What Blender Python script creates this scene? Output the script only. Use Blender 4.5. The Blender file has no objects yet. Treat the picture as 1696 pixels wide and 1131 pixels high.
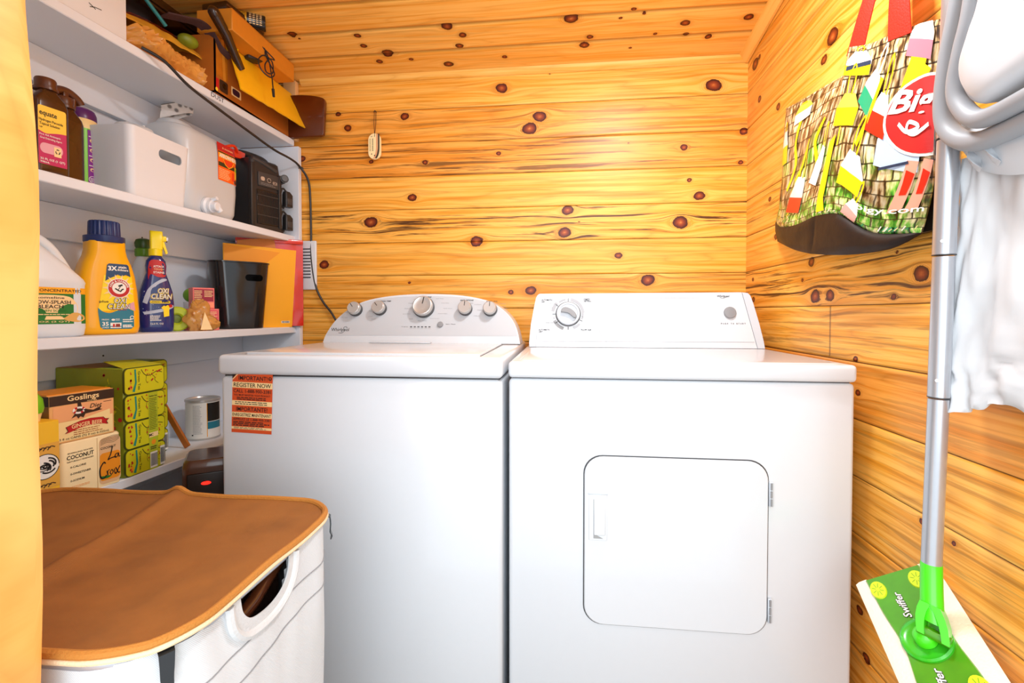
import bpy, bmesh, math, random
import numpy as np
from mathutils import Vector, Matrix, noise as mnoise
from mathutils.geometry import tessellate_polygon
random.seed(7); np.random.seed(7)
SC = bpy.context.scene
COL = SC.collection
pi = math.pi
def R(d): return math.radians(d)

# ---------------------------------------------------------------- camera
cam_data = bpy.data.cameras.new('camera'); cam = bpy.data.objects.new('camera', cam_data); COL.objects.link(cam)
cam.location = (0, 0, 1.02)
cam.rotation_euler = (R(90 - 1.19), 0, R(6.33))
cam_data.sensor_width = 36; cam_data.lens = 790 / 1696 * 36
cam_data.shift_y = -(565.5 - 534.5) / 1696
cam_data.clip_start = 0.02
SC.camera = cam

# ---------------------------------------------------------------- light and exposure
world = bpy.data.worlds.new('world'); SC.world = world; world.use_nodes = True
world.node_tree.nodes['Background'].inputs[0].default_value = (0.86, 0.94, 1.0, 1)
world.node_tree.nodes['Background'].inputs[1].default_value = 1.25
def area(name, loc, target, size, sizey, power, color):
    d = bpy.data.lights.new(name, 'AREA'); d.shape = 'RECTANGLE'; d.size = size; d.size_y = sizey
    d.energy = power; d.color = color
    o = bpy.data.objects.new(name, d); COL.objects.link(o); o.location = loc
    o.rotation_euler = (Vector(target) - Vector(loc)).to_track_quat('-Z', 'Y').to_euler()
    return o
# the small closet's ceiling lamp, just in front of the picture's top edge
area('ceiling_lamp_light', (0.24, 0.98, 1.97), (0.24, 1.10, 0.6), 0.16, 0.16, 10.5, (0.93, 0.97, 1.0))
# daylight of the room behind the open doorway
area('doorway_light', (0.0, -0.80, 1.35), (-.10, 1.4, 0.90), 1.7, 1.7, 21.0, (0.90, 0.96, 1.0))
SC.view_settings.view_transform = 'Standard'
SC.view_settings.look = 'None'
SC.view_settings.gamma = 1.0
SC.view_settings.use_curve_mapping = False
SC.view_settings.exposure = 0.40

# ---------------------------------------------------------------- materials
def lin(h):
    h = h.lstrip('#'); c = [int(h[i:i+2], 16) / 255 for i in (0, 2, 4)]
    return tuple((x / 12.92 if x <= 0.04045 else ((x + 0.055) / 1.055) ** 2.4) for x in c) + (1,)
MATS = {}
def mat(key, col='#ffffff', rough=0.5, metal=0.0, spec=0.5, bump=0, bscale=60, vary=0.0, coat=0, trans=0, emit=None, alpha=1, sss=0):
    if key in MATS: return MATS[key]
    m = bpy.data.materials.new(key); m.use_nodes = True; MATS[key] = m
    nt = m.node_tree; b = nt.nodes['Principled BSDF']
    b.inputs['Base Color'].default_value = lin(col); b.inputs['Roughness'].default_value = rough
    b.inputs['Metallic'].default_value = metal; b.inputs['Specular IOR Level'].default_value = spec
    b.inputs['Coat Weight'].default_value = coat; b.inputs['Transmission Weight'].default_value = trans
    b.inputs['Alpha'].default_value = alpha
    if sss: b.inputs['Subsurface Weight'].default_value = sss; b.inputs['Subsurface Radius'].default_value = (.02, .02, .02)
    if emit: b.inputs['Emission Color'].default_value = lin(emit[0]); b.inputs['Emission Strength'].default_value = emit[1]
    tc = nt.nodes.new('ShaderNodeTexCoord'); nz = nt.nodes.new('ShaderNodeTexNoise')
    nz.inputs['Scale'].default_value = bscale; nz.inputs['Detail'].default_value = 4
    nt.links.new(tc.outputs['Object'], nz.inputs['Vector'])
    if bump:
        bp = nt.nodes.new('ShaderNodeBump'); bp.inputs['Strength'].default_value = bump; bp.inputs['Distance'].default_value = 0.004
        nt.links.new(nz.outputs['Fac'], bp.inputs['Height']); nt.links.new(bp.outputs['Normal'], b.inputs['Normal'])
    if vary:
        mx = nt.nodes.new('ShaderNodeMix'); mx.data_type = 'RGBA'
        c = lin(col); mx.inputs['A'].default_value = tuple(max(0, x * (1 - vary)) for x in c[:3]) + (1,)
        mx.inputs['B'].default_value = tuple(min(1, x * (1 + vary)) for x in c[:3]) + (1,)
        nt.links.new(nz.outputs['Fac'], mx.inputs['Factor']); nt.links.new(mx.outputs['Result'], b.inputs['Base Color'])
    return m

def ramp(nt, stops, inp=None, interp='LINEAR'):
    r = nt.nodes.new('ShaderNodeValToRGB'); r.color_ramp.interpolation = interp
    e = r.color_ramp.elements
    while len(e) < len(stops): e.new(0.5)
    for k, (p, c) in enumerate(stops):
        e[k].position = p; e[k].color = c if isinstance(c, tuple) else lin(c)
    if inp is not None: nt.links.new(inp, r.inputs[0])
    return r
def mth(nt, op, a, b=None, c=None, clamp=False):
    n = nt.nodes.new('ShaderNodeMath'); n.operation = op; n.use_clamp = clamp
    for i, x in enumerate((a, b, c)):
        if x is None: continue
        if isinstance(x, (int, float)): n.inputs[i].default_value = x
        else: nt.links.new(x, n.inputs[i])
    return n.outputs[0]
def mixc(nt, f, a, b, mode='MIX'):
    n = nt.nodes.new('ShaderNodeMix'); n.data_type = 'RGBA'; n.blend_type = mode
    for k, x in (('Factor', f), ('A', a), ('B', b)):
        if isinstance(x, (int, float)): n.inputs[k].default_value = x
        elif isinstance(x, tuple): n.inputs[k].default_value = x
        elif isinstance(x, str): n.inputs[k].default_value = lin(x)
        else: nt.links.new(x, n.inputs[k])
    return n.outputs['Result']

def wood_material(key, attrs=True, light='#ffc25e', mid='#f0a332', dark='#bb7218', rough=0.38):
    """knotty varnished pine: grain follows the 'gr' attribute, knots the 'kd' attribute"""
    m = bpy.data.materials.new(key); m.use_nodes = True; MATS[key] = m
    nt = m.node_tree; b = nt.nodes['Principled BSDF']; N = nt.nodes
    if attrs:
        at = N.new('ShaderNodeAttribute'); at.attribute_name = 'gr'
        sx = N.new('ShaderNodeSeparateXYZ'); nt.links.new(at.outputs['Vector'], sx.inputs[0])
        gx, gy, gz = sx.outputs[0], sx.outputs[1], sx.outputs[2]
        ak = N.new('ShaderNodeAttribute'); ak.attribute_name = 'kd'; kd = ak.outputs['Fac']
        as_ = N.new('ShaderNodeAttribute'); as_.attribute_name = 'streak'; stk = as_.outputs['Fac']
    else:
        tc = N.new('ShaderNodeTexCoord'); sx = N.new('ShaderNodeSeparateXYZ'); nt.links.new(tc.outputs['Object'], sx.inputs[0])
        gx, gy, gz = sx.outputs[2], sx.outputs[0], sx.outputs[1]
    def vec(ax, ay, az=3.0):
        c = N.new('ShaderNodeCombineXYZ')
        nt.links.new(mth(nt, 'MULTIPLY', gx, ax), c.inputs[0]); nt.links.new(mth(nt, 'MULTIPLY', gy, ay), c.inputs[1]); nt.links.new(mth(nt, 'MULTIPLY', gz, az), c.inputs[2])
        return c.outputs[0]
    def nse(v, detail=3, rough_=0.55, dist=0):
        n = N.new('ShaderNodeTexNoise'); n.inputs['Scale'].default_value = 1; n.inputs['Detail'].default_value = detail
        n.inputs['Roughness'].default_value = rough_; n.inputs['Distortion'].default_value = dist
        nt.links.new(v, n.inputs['Vector']); return n.outputs['Fac']
    broad = nse(vec(1.1, 13), 2, 0.45, 0.2)                    # cathedral field
    ring = mth(nt, 'FRACT', mth(nt, 'MULTIPLY', broad, 9.0))
    ring = mth(nt, 'POWER', mth(nt, 'ABSOLUTE', mth(nt, 'SUBTRACT', mth(nt, 'MULTIPLY', ring, 2.0), 1.0)), 4.0)
    fine = nse(vec(5, 520), 4, 0.65)
    mid_ = nse(vec(1.7, 75), 4, 0.6)
    fac = mth(nt, 'ADD', mth(nt, 'MULTIPLY', mid_, 0.75), mth(nt, 'MULTIPLY', fine, 0.25))
    r = ramp(nt, [(0.23, dark), (0.42, mid), (0.55, light), (0.75, light)], fac)
    c = mixc(nt, mth(nt, 'MULTIPLY', ring, 0.35), r.outputs[0], dark)
    if attrs:
        # plank to plank tone
        tone = ramp(nt, [(0, '#e39a48'), (0.5, '#ffffff'), (1, '#ffeed2')], gz)
        c = mixc(nt, 0.45, c, tone.outputs[0], 'MULTIPLY')
        s1 = nse(vec(1.9, 60, 7.0), 5, 0.66, 0.4)
        sm = ramp(nt, [(0.52, (0, 0, 0, 1)), (0.60, (1, 1, 1, 1))], s1)
        c = mixc(nt, mth(nt, 'MULTIPLY', mth(nt, 'MULTIPLY', sm.outputs[0], stk), 0.8, None, True), c, '#5a3410')
        # halo of tight rings round each knot, then the knot
        hal = mth(nt, 'SUBTRACT', 1.0, mth(nt, 'DIVIDE', mth(nt, 'SUBTRACT', kd, 1.0), 1.1), None, True)
        hr = mth(nt, 'ADD', mth(nt, 'MULTIPLY', mth(nt, 'SINE', mth(nt, 'MULTIPLY', kd, 22.0)), 0.22), 0.30)
        c = mixc(nt, mth(nt, 'MULTIPLY', hal, hr), c, '#a9560f')
        kn = nse(vec(140, 140), 3, 0.6)
        kk = mth(nt, 'ADD', kd, mth(nt, 'MULTIPLY', mth(nt, 'SUBTRACT', kn, 0.5), 0.35))
        kr = ramp(nt, [(0.0, '#d98c4a'), (0.22, '#ad531f'), (0.45, '#8c3814'), (0.72, '#6b260c'), (0.92, '#3d1205'), (1.0, '#5a240c')], kk)
        km = ramp(nt, [(0.96, (1, 1, 1, 1)), (1.0, (0, 0, 0, 1))], mth(nt, 'MULTIPLY', kk, 0.92))
        c = mixc(nt, km.outputs[0], c, kr.outputs[0])
        # dark open seam between boards
        ae = N.new('ShaderNodeAttribute'); ae.attribute_name = 'seam'
        c = mixc(nt, mth(nt, 'MULTIPLY', ae.outputs['Fac'], 0.80), c, '#3a1c06')
    nt.links.new(c, b.inputs['Base Color'])
    b.inputs['Roughness'].default_value = rough; b.inputs['Specular IOR Level'].default_value = 0.35
    bp = N.new('ShaderNodeBump'); bp.inputs['Strength'].default_value = 0.12; bp.inputs['Distance'].default_value = 0.002
    nt.links.new(fac, bp.inputs['Height']); nt.links.new(bp.outputs['Normal'], b.inputs['Normal'])
    return m
WOOD = wood_material('knotty_pine_wall')
WOODC = wood_material('knotty_pine_ceiling', light='#ffc76a', mid='#f6ae44', dark='#d98e2c')
WOODP = wood_material('plain_pine', attrs=False, light='#ffbb66', mid='#f2a04c', dark='#d98636')

WHITE = mat('white_shelf_paint', '#e6ecf5', 0.55, bump=.05, bscale=25)
APPL = mat('white_enamel', '#d5d9de', 0.22, coat=0.3, vary=0.01)
APPL2 = mat('white_enamel_cool', '#c9d0d8', 0.25, coat=0.2)
FASC = mat('silver_grey_fascia', '#c0c2c6', 0.38, vary=.02, bscale=8)
SILV = mat('satin_silver', '#c9c8c6', 0.3, metal=0.55, vary=.04)
DGREY = mat('dark_grey_plastic', '#3c3c3e', 0.4)
MGREY = mat('mid_grey_plastic', '#8c8c8e', 0.4)
BLACK = mat('black_plastic', '#242426', 0.42, bump=.05, bscale=200)
BLACKG = mat('glossy_black_plastic', '#1b1b1d', 0.12, vary=.1)
INK = mat('black_print', '#1a1714', 0.6)
WHT = mat('white_print', '#f7f4ec', 0.6)
WPL = mat('white_plastic', '#e6eaf0', 0.35, vary=.01)
RED = mat('red_print', '#c41e1e', 0.5)

# ---------------------------------------------------------------- mesh building
class M:
    def __init__(s): s.v = []; s.f = []; s.m = []; s.mats = []
    def mi(s, m):
        if m not in s.mats: s.mats.append(m)
        return s.mats.index(m)
    def add(s, vs, fs, m):
        o = len(s.v); k = s.mi(m)
        s.v += [tuple(p) for p in vs]; s.f += [tuple(i + o for i in f) for f in fs]; s.m += [k] * len(fs); return s
    def bm(s, b, m, mtx=None):
        b.verts.ensure_lookup_table(); b.verts.index_update()
        vs = [(mtx @ v.co if mtx else v.co) for v in b.verts]
        s.add(vs, [[v.index for v in f.verts] for f in b.faces], m); b.free(); return s
    def box(s, x0, x1, y0, y1, z0, z1, m, bev=0.0, seg=2, mtx=None):
        b = bmesh.new(); bmesh.ops.create_cube(b, size=1)
        for v in b.verts: v.co = ((x0 + x1) / 2 + v.co.x * (x1 - x0), (y0 + y1) / 2 + v.co.y * (y1 - y0), (z0 + z1) / 2 + v.co.z * (z1 - z0))
        if bev: bmesh.ops.bevel(b, geom=b.edges[:], offset=bev, segments=seg, profile=0.5, affect='EDGES')
        return s.bm(b, m, mtx)
    def loft(s, rings, m, cap0=True, cap1=True, closed=True):
        n = len(rings[0]); vs = [p for r in rings for p in r]; fs = []
        for i in range(len(rings) - 1):
            for j in range(n if closed else n - 1):
                a, b = i * n + j, i * n + (j + 1) % n
                fs.append((a, b, b + n, a + n))
        if cap0 and closed: fs.append(tuple(range(n - 1, -1, -1)))
        if cap1 and closed: fs.append(tuple(range(len(vs) - n, len(vs))))
        return s.add(vs, fs, m)
    def lathe(s, prof, m, o=(0, 0, 0), n=32, ax=None, sx=1, sy=1, cap0=True, cap1=True):
        q = Vector((0, 0, 1)).rotation_difference(Vector(ax)) if ax else None
        rings = []
        for r, z in prof:
            ring = []
            for j in range(n):
                t = 2 * pi * j / n; p = Vector((r * sx * math.cos(t), r * sy * math.sin(t), z))
                if q: p = q @ p
                ring.append(p + Vector(o))
            rings.append(ring)
        return s.loft(rings, m, cap0, cap1)
    def cyl(s, p0, p1, r, m, r1=None, n=20):
        a = Vector(p1) - Vector(p0); return s.lathe([(r, 0), (r if r1 is None else r1, a.length)], m, p0, n, a.normalized())
    def tube(s, path, r, m, n=10, closed=False, flat=None):
        P = [Vector(p) for p in path]; k = len(P); T = []
        for i in range(k):
            if closed: t = P[(i + 1) % k] - P[i - 1]
            else: t = P[min(i + 1, k - 1)] - P[max(i - 1, 0)]
            T.append(t.normalized() if t.length > 1e-9 else Vector((0, 0, 1)))
        u = T[0].orthogonal().normalized(); rings = []
        for i in range(k):
            u = (u - T[i] * u.dot(T[i])); u = u.normalized() if u.length > 1e-6 else T[i].orthogonal().normalized()
            w = T[i].cross(u); rr = r[i] if isinstance(r, (list, tuple)) else r
            rings.append([P[i] + u * rr * math.cos(2 * pi * j / n) + w * rr * math.sin(2 * pi * j / n) for j in range(n)])
        if closed: rings.append(rings[0]); return s.loft(rings, m, False, False)
        return s.loft(rings, m)
    def grid(s, pts, m, thick=0.0, nrm=None):
        """pts[i][j] surface, optional thickness along -nrm"""
        a, b = len(pts), len(pts[0]); vs = [p for r in pts for p in r]
        fs = [(i * b + j, (i + 1) * b + j, (i + 1) * b + j + 1, i * b + j + 1) for i in range(a - 1) for j in range(b - 1)]
        if thick:
            N = len(vs)
            vs = vs + [tuple(Vector(p) - Vector(nrm) * thick) for p in vs]
            fs2 = [tuple(reversed([x + N for x in f])) for f in fs]
            bd = [(i, 0) for i in range(a)] + [(a - 1, j) for j in range(1, b)] + [(i, b - 1) for i in range(a - 2, -1, -1)] + [(0, j) for j in range(b - 2, 0, -1)]
            ids = [i * b + j for i, j in bd]; L = len(ids)
            fs = fs + fs2 + [(ids[q], ids[q] + N, ids[(q + 1) % L] + N, ids[(q + 1) % L]) for q in range(L)]
        return s.add(vs, fs, m)
    def prism(s, poly, m, f0, f1, bev=0):
        """poly of 2-D points, f0/f1 map (u,v) to 3-D on the two faces"""
        n = len(poly); return s.loft([[f0(*p) for p in poly], [f1(*p) for p in poly]], m)
    def build(s, name, parent=None, world=False, sharp=38, loc=None):
        me = bpy.data.meshes.new(name); vs = s.v
        if world and parent:
            inv = tmtx(parent).inverted(); vs = [tuple(inv @ Vector(p)) for p in vs]
        elif loc: vs = [tuple(Vector(p) - Vector(loc)) for p in vs]
        me.from_pydata(vs, [], s.f)
        for m in s.mats: me.materials.append(m)
        me.polygons.foreach_set('material_index', s.m); me.polygons.foreach_set('use_smooth', [True] * len(s.f))
        me.update(); me.validate()
        b = bmesh.new(); b.from_mesh(me); bmesh.ops.remove_doubles(b, verts=b.verts[:], dist=1e-6); bmesh.ops.recalc_face_normals(b, faces=b.faces[:]) if len(b.faces) > 5 and s.recalc else None
        b.to_mesh(me); b.free()
        me.set_sharp_from_angle(angle=R(sharp))
        o = bpy.data.objects.new(name, me); COL.objects.link(o)
        if parent: o.parent = parent
        if loc: o.location = loc
        return o
    recalc = True
def tmtx(o):
    return Matrix.Translation(o.location) @ o.rotation_euler.to_matrix().to_4x4()
def thing(name, label, cat, loc=(0, 0, 0), rz=0, group=None):
    o = bpy.data.objects.new(name, None); COL.objects.link(o); o.empty_display_size = .05
    o.location = loc; o.rotation_euler = (0, 0, R(rz)); o['label'] = label; o['category'] = cat
    if group: o['group'] = group
    return o
def tag(o, label, cat, group=None):
    o['label'] = label; o['category'] = cat
    if group: o['group'] = group
    return o
def struct(o): o['kind'] = 'structure'; return o

# rings
def rrect(w, d, r, z, n=6, cx=0, cy=0):
    r = min(r, w / 2 - 1e-4, d / 2 - 1e-4); pts = []
    for sx, sy, a0 in ((1, 1, 0), (-1, 1, 90), (-1, -1, 180), (1, -1, 270)):
        for k in range(n + 1):
            a = R(a0 + 90 * k / n); pts.append((cx + sx * (w / 2 - r) + r * math.cos(a), cy + sy * (d / 2 - r) + r * math.sin(a), z))
    return pts
def rr2(x0, x1, y0, y1, r, n=6):
    return [(p[0], p[1]) for p in rrect(x1 - x0, y1 - y0, r, 0, n, (x0 + x1) / 2, (y0 + y1) / 2)]
def supell(w, d, z, e=2.5, n=40, cx=0, cy=0):
    out = []
    for k in range(n):
        t = 2 * pi * k / n; c, s_ = math.cos(t), math.sin(t)
        out.append((cx + w / 2 * math.copysign(abs(c) ** (2 / e), c), cy + d / 2 * math.copysign(abs(s_) ** (2 / e), s_), z))
    return out
def circ2(cx, cy, r, n=24, ry=None, a0=0, a1=360):
    return [(cx + r * math.cos(R(a0 + (a1 - a0) * k / n)), cy + (ry or r) * math.sin(R(a0 + (a1 - a0) * k / n))) for k in range(n + (0 if a1 - a0 >= 360 else 1))]
def cr(pts, k=6):
    """Catmull-Rom through points"""
    P = [Vector(p) for p in pts]; out = []
    for i in range(len(P) - 1):
        p0, p1, p2, p3 = P[max(i - 1, 0)], P[i], P[i + 1], P[min(i + 2, len(P) - 1)]
        for j in range(k):
            t = j / k; out.append(0.5 * ((2 * p1) + (-p0 + p2) * t + (2 * p0 - 5 * p1 + 4 * p2 - p3) * t * t + (-p0 + 3 * p1 - 3 * p2 + p3) * t ** 3))
    out.append(P[-1]); return out
def cr2(pts, k=6): return [(p.x, p.y) for p in cr([(a, b, 0) for a, b in pts], k)]
def crc(pts, k=6):
    n = len(pts); e = cr2([pts[-1]] + list(pts) + [pts[0], pts[1]], k); return e[k:k + n * k]

# surfaces to print on: f(u, v, off) -> 3-D
def plane(o, U, V):
    o, U, V = Vector(o), Vector(U).normalized(), Vector(V).normalized(); Nn = U.cross(V)
    return lambda u, v, off=0: o + U * u + V * v + Nn * off
def cylsurf(c, r, z0=0):
    return lambda u, v, off=0: Vector((c[0] + (r + off) * math.sin(u / r), c[1] - (r + off) * math.cos(u / r), z0 + v))
def lay(mb, surf, poly, m, off, sub=0):
    """flat printed patch, split so that it follows the surface"""
    tri = tessellate_polygon([[Vector((p[0], p[1], 0)) for p in poly]])
    tris = [[Vector((poly[i][0], poly[i][1])) for i in t] for t in tri]
    for _ in range(sub):
        nt_ = []
        for a, b, c in tris:
            ab, bc, ca = (a + b) / 2, (b + c) / 2, (c + a) / 2
            nt_ += [[a, ab, ca], [ab, b, bc], [ca, bc, c], [ab, bc, ca]]
        tris = nt_
    vs = []; fs = []
    for t in tris:
        if (t[1] - t[0]).cross(t[2] - t[0]) < 0: t = [t[0], t[2], t[1]]
        i = len(vs); vs += [surf(p.x, p.y, off) for p in t]; fs.append((i, i + 1, i + 2))
    mb.add(vs, fs, m)
def rect(mb, surf, x0, x1, y0, y1, m, off, n=1, k=1):
    pts = [[surf(x0 + (x1 - x0) * i / n, y0 + (y1 - y0) * j / k, off) for j in range(k + 1)] for i in range(n + 1)]
    mb.grid(pts, m)
def stroke(mb, surf, pts, w, m, off):
    P = [Vector(p) for p in pts]; vs = []; fs = []
    for i, p in enumerate(P):
        t = (P[min(i + 1, len(P) - 1)] - P[max(i - 1, 0)]); t = t.normalized() if t.length > 0 else Vector((1, 0))
        ww = w[i] if isinstance(w, (list, tuple)) else w; nn = Vector((-t.y, t.x)) * ww / 2
        a, b = p + nn, p - nn; vs += [surf(a.x, a.y, off), surf(b.x, b.y, off)]
        if i: k = 2 * i; fs.append((k - 2, k - 1, k + 1, k))
    mb.add(vs, fs, m)
_tc = {}
def glyphs(s, bold=0.0, shear=0.0):
    key = (s, bold, shear)
    if key not in _tc:
        c = bpy.data.curves.new('t', 'FONT'); c.body = s; c.size = 1; c.offset = bold; c.shear = shear; c.resolution_u = 2; c.fill_mode = 'FRONT'
        o = bpy.data.objects.new('t', c); COL.objects.link(o); bpy.context.view_layer.update()
        me = o.to_mesh(); vs = [(v.co.x, v.co.y) for v in me.vertices]; fs = [tuple(p.vertices) for p in me.polygons]
        o.to_mesh_clear(); bpy.data.objects.remove(o); bpy.data.curves.remove(c)
        xs = [v[0] for v in vs] or [0, 1]; ys = [v[1] for v in vs] or [0, 1]
        _tc[key] = (vs, fs, min(xs), max(xs), min(ys), max(ys))
    return _tc[key]
def text(mb, surf, s, x, y, m, off, w=None, h=None, bold=0.01, shear=0.0, align='c', arc=None, rot=0):
    """x,y centre (or left) ; w,h fitted box"""
    vs, fs, a, b, c, d = glyphs(s, bold, shear); gw, gh = b - a, d - c
    if w is None: w = h * gw / gh
    if h is None: h = w * gh / gw
    x0 = x - w / 2 if align == 'c' else x; out = []; cr_, sr = math.cos(R(rot)), math.sin(R(rot))
    for p in vs:
        u = (p[0] - a) / gw * w; v = (p[1] - c) / gh * h - h / 2
        if arc:     # bend round a circle of radius arc (positive: arch)
            uu = u - w / 2; th = uu / arc; rr_ = arc + v
            X = x + rr_ * math.sin(th); Y = y + rr_ * math.cos(th) - arc
        else:
            ux = x0 + u - x; X = x + ux * cr_ - v * sr; Y = y + ux * sr + v * cr_
        out.append(surf(X, Y, off))
    mb.add(out, fs, m)
def bars(mb, surf, x0, x1, y0, y1, n, m, off, fill=.45, seed=1):
    """unreadable small print: rows of short dashes"""
    rnd = random.Random(seed); dy = (y1 - y0) / n
    for k in range(n):
        yy = y1 - dy * (k + .5); x = x0; end = x1 - (x1 - x0) * rnd.random() * .25
        while x < end:
            l = (x1 - x0) * (.05 + rnd.random() * .12); xe = min(x + l, end)
            rect(mb, surf, x, xe, yy - dy * fill / 2, yy + dy * fill / 2, m, off, 1); x = xe + (x1 - x0) * .02
def barcode(mb, surf, x0, x1, y0, y1, off, seed=3):
    rnd = random.Random(seed); rect(mb, surf, x0, x1, y0, y1, WHT, off); x = x0 + (x1 - x0) * .06
    while x < x1 - (x1 - x0) * .08:
        w = (x1 - x0) * rnd.choice((.015, .03, .045)); rect(mb, surf, x, x + w, y0 + (y1 - y0) * .12, y1 - (y1 - y0) * .1, INK, off + .0002); x += w + (x1 - x0) * rnd.choice((.015, .03))

# ================================================================ the room
BK=[(-0.240,1.871,0.0170),(0.532,1.842,0.0210),(-0.096,1.758,0.0186),(-0.134,1.715,0.0210),(-0.851,1.747,0.0118),(-0.591,1.468,0.0135),(-0.759,1.376,0.0200),(-0.338,1.294,0.0186),(0.009,1.405,0.0168),(-0.002,1.322,0.0183),(0.419,1.351,0.0210),(0.485,1.446,0.0153),(0.450,1.504,0.0071),(0.430,1.623,0.0106),(-0.252,1.626,0.0073),(-0.539,1.602,0.0085),(-0.756,1.612,0.0071),(0.197,1.233,0.0108),(0.304,1.141,0.0193),(-0.129,1.105,0.0156),(-0.953,1.212,0.0156),(-0.604,1.138,0.0048),(-0.205,1.099,0.0083),(0.638,1.673,0.0120),(0.628,1.562,0.0071),(-1.043,1.634,0.0116),(-0.890,1.803,0.0083),(0.232,1.646,0.0030),(-0.058,1.915,0.0030),(0.052,1.361,0.0030),(-0.62,1.782,.013),(-.66,.80,.014),(.2,.7,.015)]
CK=[(0.018,0.239,0.0172),(-0.392,0.242,0.0141),(-0.348,0.199,0.0108),(-0.637,0.134,0.0172),(-0.683,0.093,0.0098),(-0.708,0.228,0.0091),(-0.708,0.178,0.0094),(-0.431,0.057,0.0138),(-0.370,0.148,0.0112),(-0.562,0.095,0.0068),(-0.219,0.078,0.0077),(0.082,0.152,0.0090),(0.065,0.113,0.0130),(0.213,0.262,0.0067),(0.248,0.241,0.0051),(0.387,0.188,0.0121),(0.402,0.135,0.0089),(0.479,0.117,0.0090),(0.581,0.196,0.0119),(-0.930,0.253,0.0127),(0.176,0.228,0.0051),(0.299,0.147,0.0054),(0.225,0.086,0.0046),(-0.916,0.232,0.0037),(.1,.55,.015),(-.4,.7,.014),(.3,.95,.016)]
RK=[(1.744,1.877,0.0187),(1.708,1.883,0.0071),(1.704,1.740,0.0102),(1.560,1.653,0.0101),(1.567,1.256,0.0084),(1.349,1.155,0.0118),(1.328,1.063,0.0169),(1.257,1.063,0.0139),(0.955,1.092,0.0145),(1.028,1.052,0.0060),(1.020,1.140,0.0036),(1.150,0.916,0.0068),(1.139,0.842,0.0071),(0.942,0.638,0.0056),(1.121,0.362,0.0087),(1.095,0.273,0.0098),(0.884,0.860,0.0041),(1.745,1.136,0.0063),(1.396,1.110,0.0050),(1.614,1.383,0.0077),(1.262,1.697,0.0187),(1.30,1.66,.011),(0.854,0.979,0.0059),(0.870,0.633,0.0041),(1.738,1.066,.009)]
PITCH = 0.1282
def wood_wall(name, o, U, V, Nn, u0, u1, bounds, knots, streaks, m, res=0.005, groove=(0.0016, 0.003), seed=1, joints=(), seamk=1.0):
    rnd = np.random.RandomState(seed); nu = int((u1 - u0) / res) + 1
    us = np.linspace(u0, u1, nu); gw, gd = groove
    vs, dep, gv, pid, stk, seam = [], [], [], [], [], []
    nb = len(bounds) - 1
    for k in range(nb):
        a, b = bounds[k], bounds[k + 1]; inner = np.linspace(a + gw, b - gw, int((b - a) / res) + 1)
        seq = [(a + gw * .25, gd, 1.0)] + [(x, 0.0, 0.0) for x in inner] + [(b - gw * .25, gd, 1.0)]
        for x, d, sm in seq: vs.append(x); dep.append(d); pid.append(k); stk.append(streaks[k] if k < len(streaks) else .25); seam.append(sm * seamk)
    vs = np.array(vs); dep = np.array(dep); pid = np.array(pid); stk = np.array(stk); seam = np.array(seam)
    nv = len(vs); UU, VV = np.meshgrid(us, vs, indexing='ij')
    kd = np.full(UU.shape, 4.0); warp = np.zeros(UU.shape)
    for (ku, kv, kr) in knots:
        du = UU - ku; dv = VV - kv; d = np.sqrt((du / 1.25) ** 2 + dv ** 2)
        ang = np.arctan2(dv, du); wob = 1 + .045 * np.sin(2 * ang + ku * 40) + .035 * np.sin(3 * ang + kv * 50)
        kd = np.minimum(kd, d / (kr * wob))
        kr = kr * .88; Rr = kr * 1.45; dd = (du / 2.0) ** 2 + dv ** 2
        warp -= dv * (Rr * Rr) / (dd + .25 * Rr * Rr) * np.exp(-dd / (3.2 * Rr) ** 2)
    roff = rnd.rand(nb, 2); gr = np.stack([UU + roff[pid, 0][None, :] * 37, VV + warp + roff[pid, 1][None, :] * 11, np.broadcast_to(roff[pid, 1][None, :], UU.shape)], -1)
    sm2 = np.broadcast_to(seam[None, :], UU.shape).copy()
    for (ju, jv0, jv1) in joints:
        sel = (np.abs(UU - ju) < res * .45) & (VV > jv0) & (VV < jv1); sm2[sel] = 1.0
    o, U, V, Nn = (np.array(x, float) for x in (o, U, V, Nn))
    co = o + UU[..., None] * U + VV[..., None] * V - np.broadcast_to(dep[None, :], UU.shape)[..., None] * Nn
    me = bpy.data.meshes.new(name); nvt = nu * nv
    i, j = np.meshgrid(np.arange(nu - 1), np.arange(nv - 1), indexing='ij'); a = (i * nv + j).ravel()
    q = np.stack([a, a + nv, a + nv + 1, a + 1], -1)
    fn = np.cross(U, V)
    if np.dot(fn, Nn) < 0: q = q[:, ::-1]
    q = np.ascontiguousarray(q)
    me.vertices.add(nvt); me.vertices.foreach_set('co', co.reshape(-1)); me.loops.add(q.size); me.loops.foreach_set('vertex_index', q.ravel().astype(np.int32))
    me.polygons.add(len(q)); me.polygons.foreach_set('loop_start', np.arange(0, q.size, 4, dtype=np.int32))
    me.update(calc_edges=True)
    for nm, arr in (('kd', kd), ('streak', np.broadcast_to(stk[None, :], UU.shape)), ('seam', sm2)):
        at = me.attributes.new(nm, 'FLOAT', 'POINT'); at.data.foreach_set('value', np.ascontiguousarray(arr, dtype=np.float32).ravel())
    at = me.attributes.new('gr', 'FLOAT_VECTOR', 'POINT'); at.data.foreach_set('vector', np.ascontiguousarray(gr, dtype=np.float32).ravel())
    me.materials.append(m); ob = bpy.data.objects.new(name, me); COL.objects.link(ob)
    # solid wall body behind the boards
    s = ob.modifiers.new('thickness', 'SOLIDIFY'); s.thickness = .02; s.offset = -1
    return struct(ob)
zb = [1.935 - PITCH * k for k in range(15, -2, -1)]                      # 0.01 .. 2.06
sb = {7: .9, 10: .75, 9: .2, 8: .2, 11: .85, 12: .15, 13: .45, 14: .1}
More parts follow.
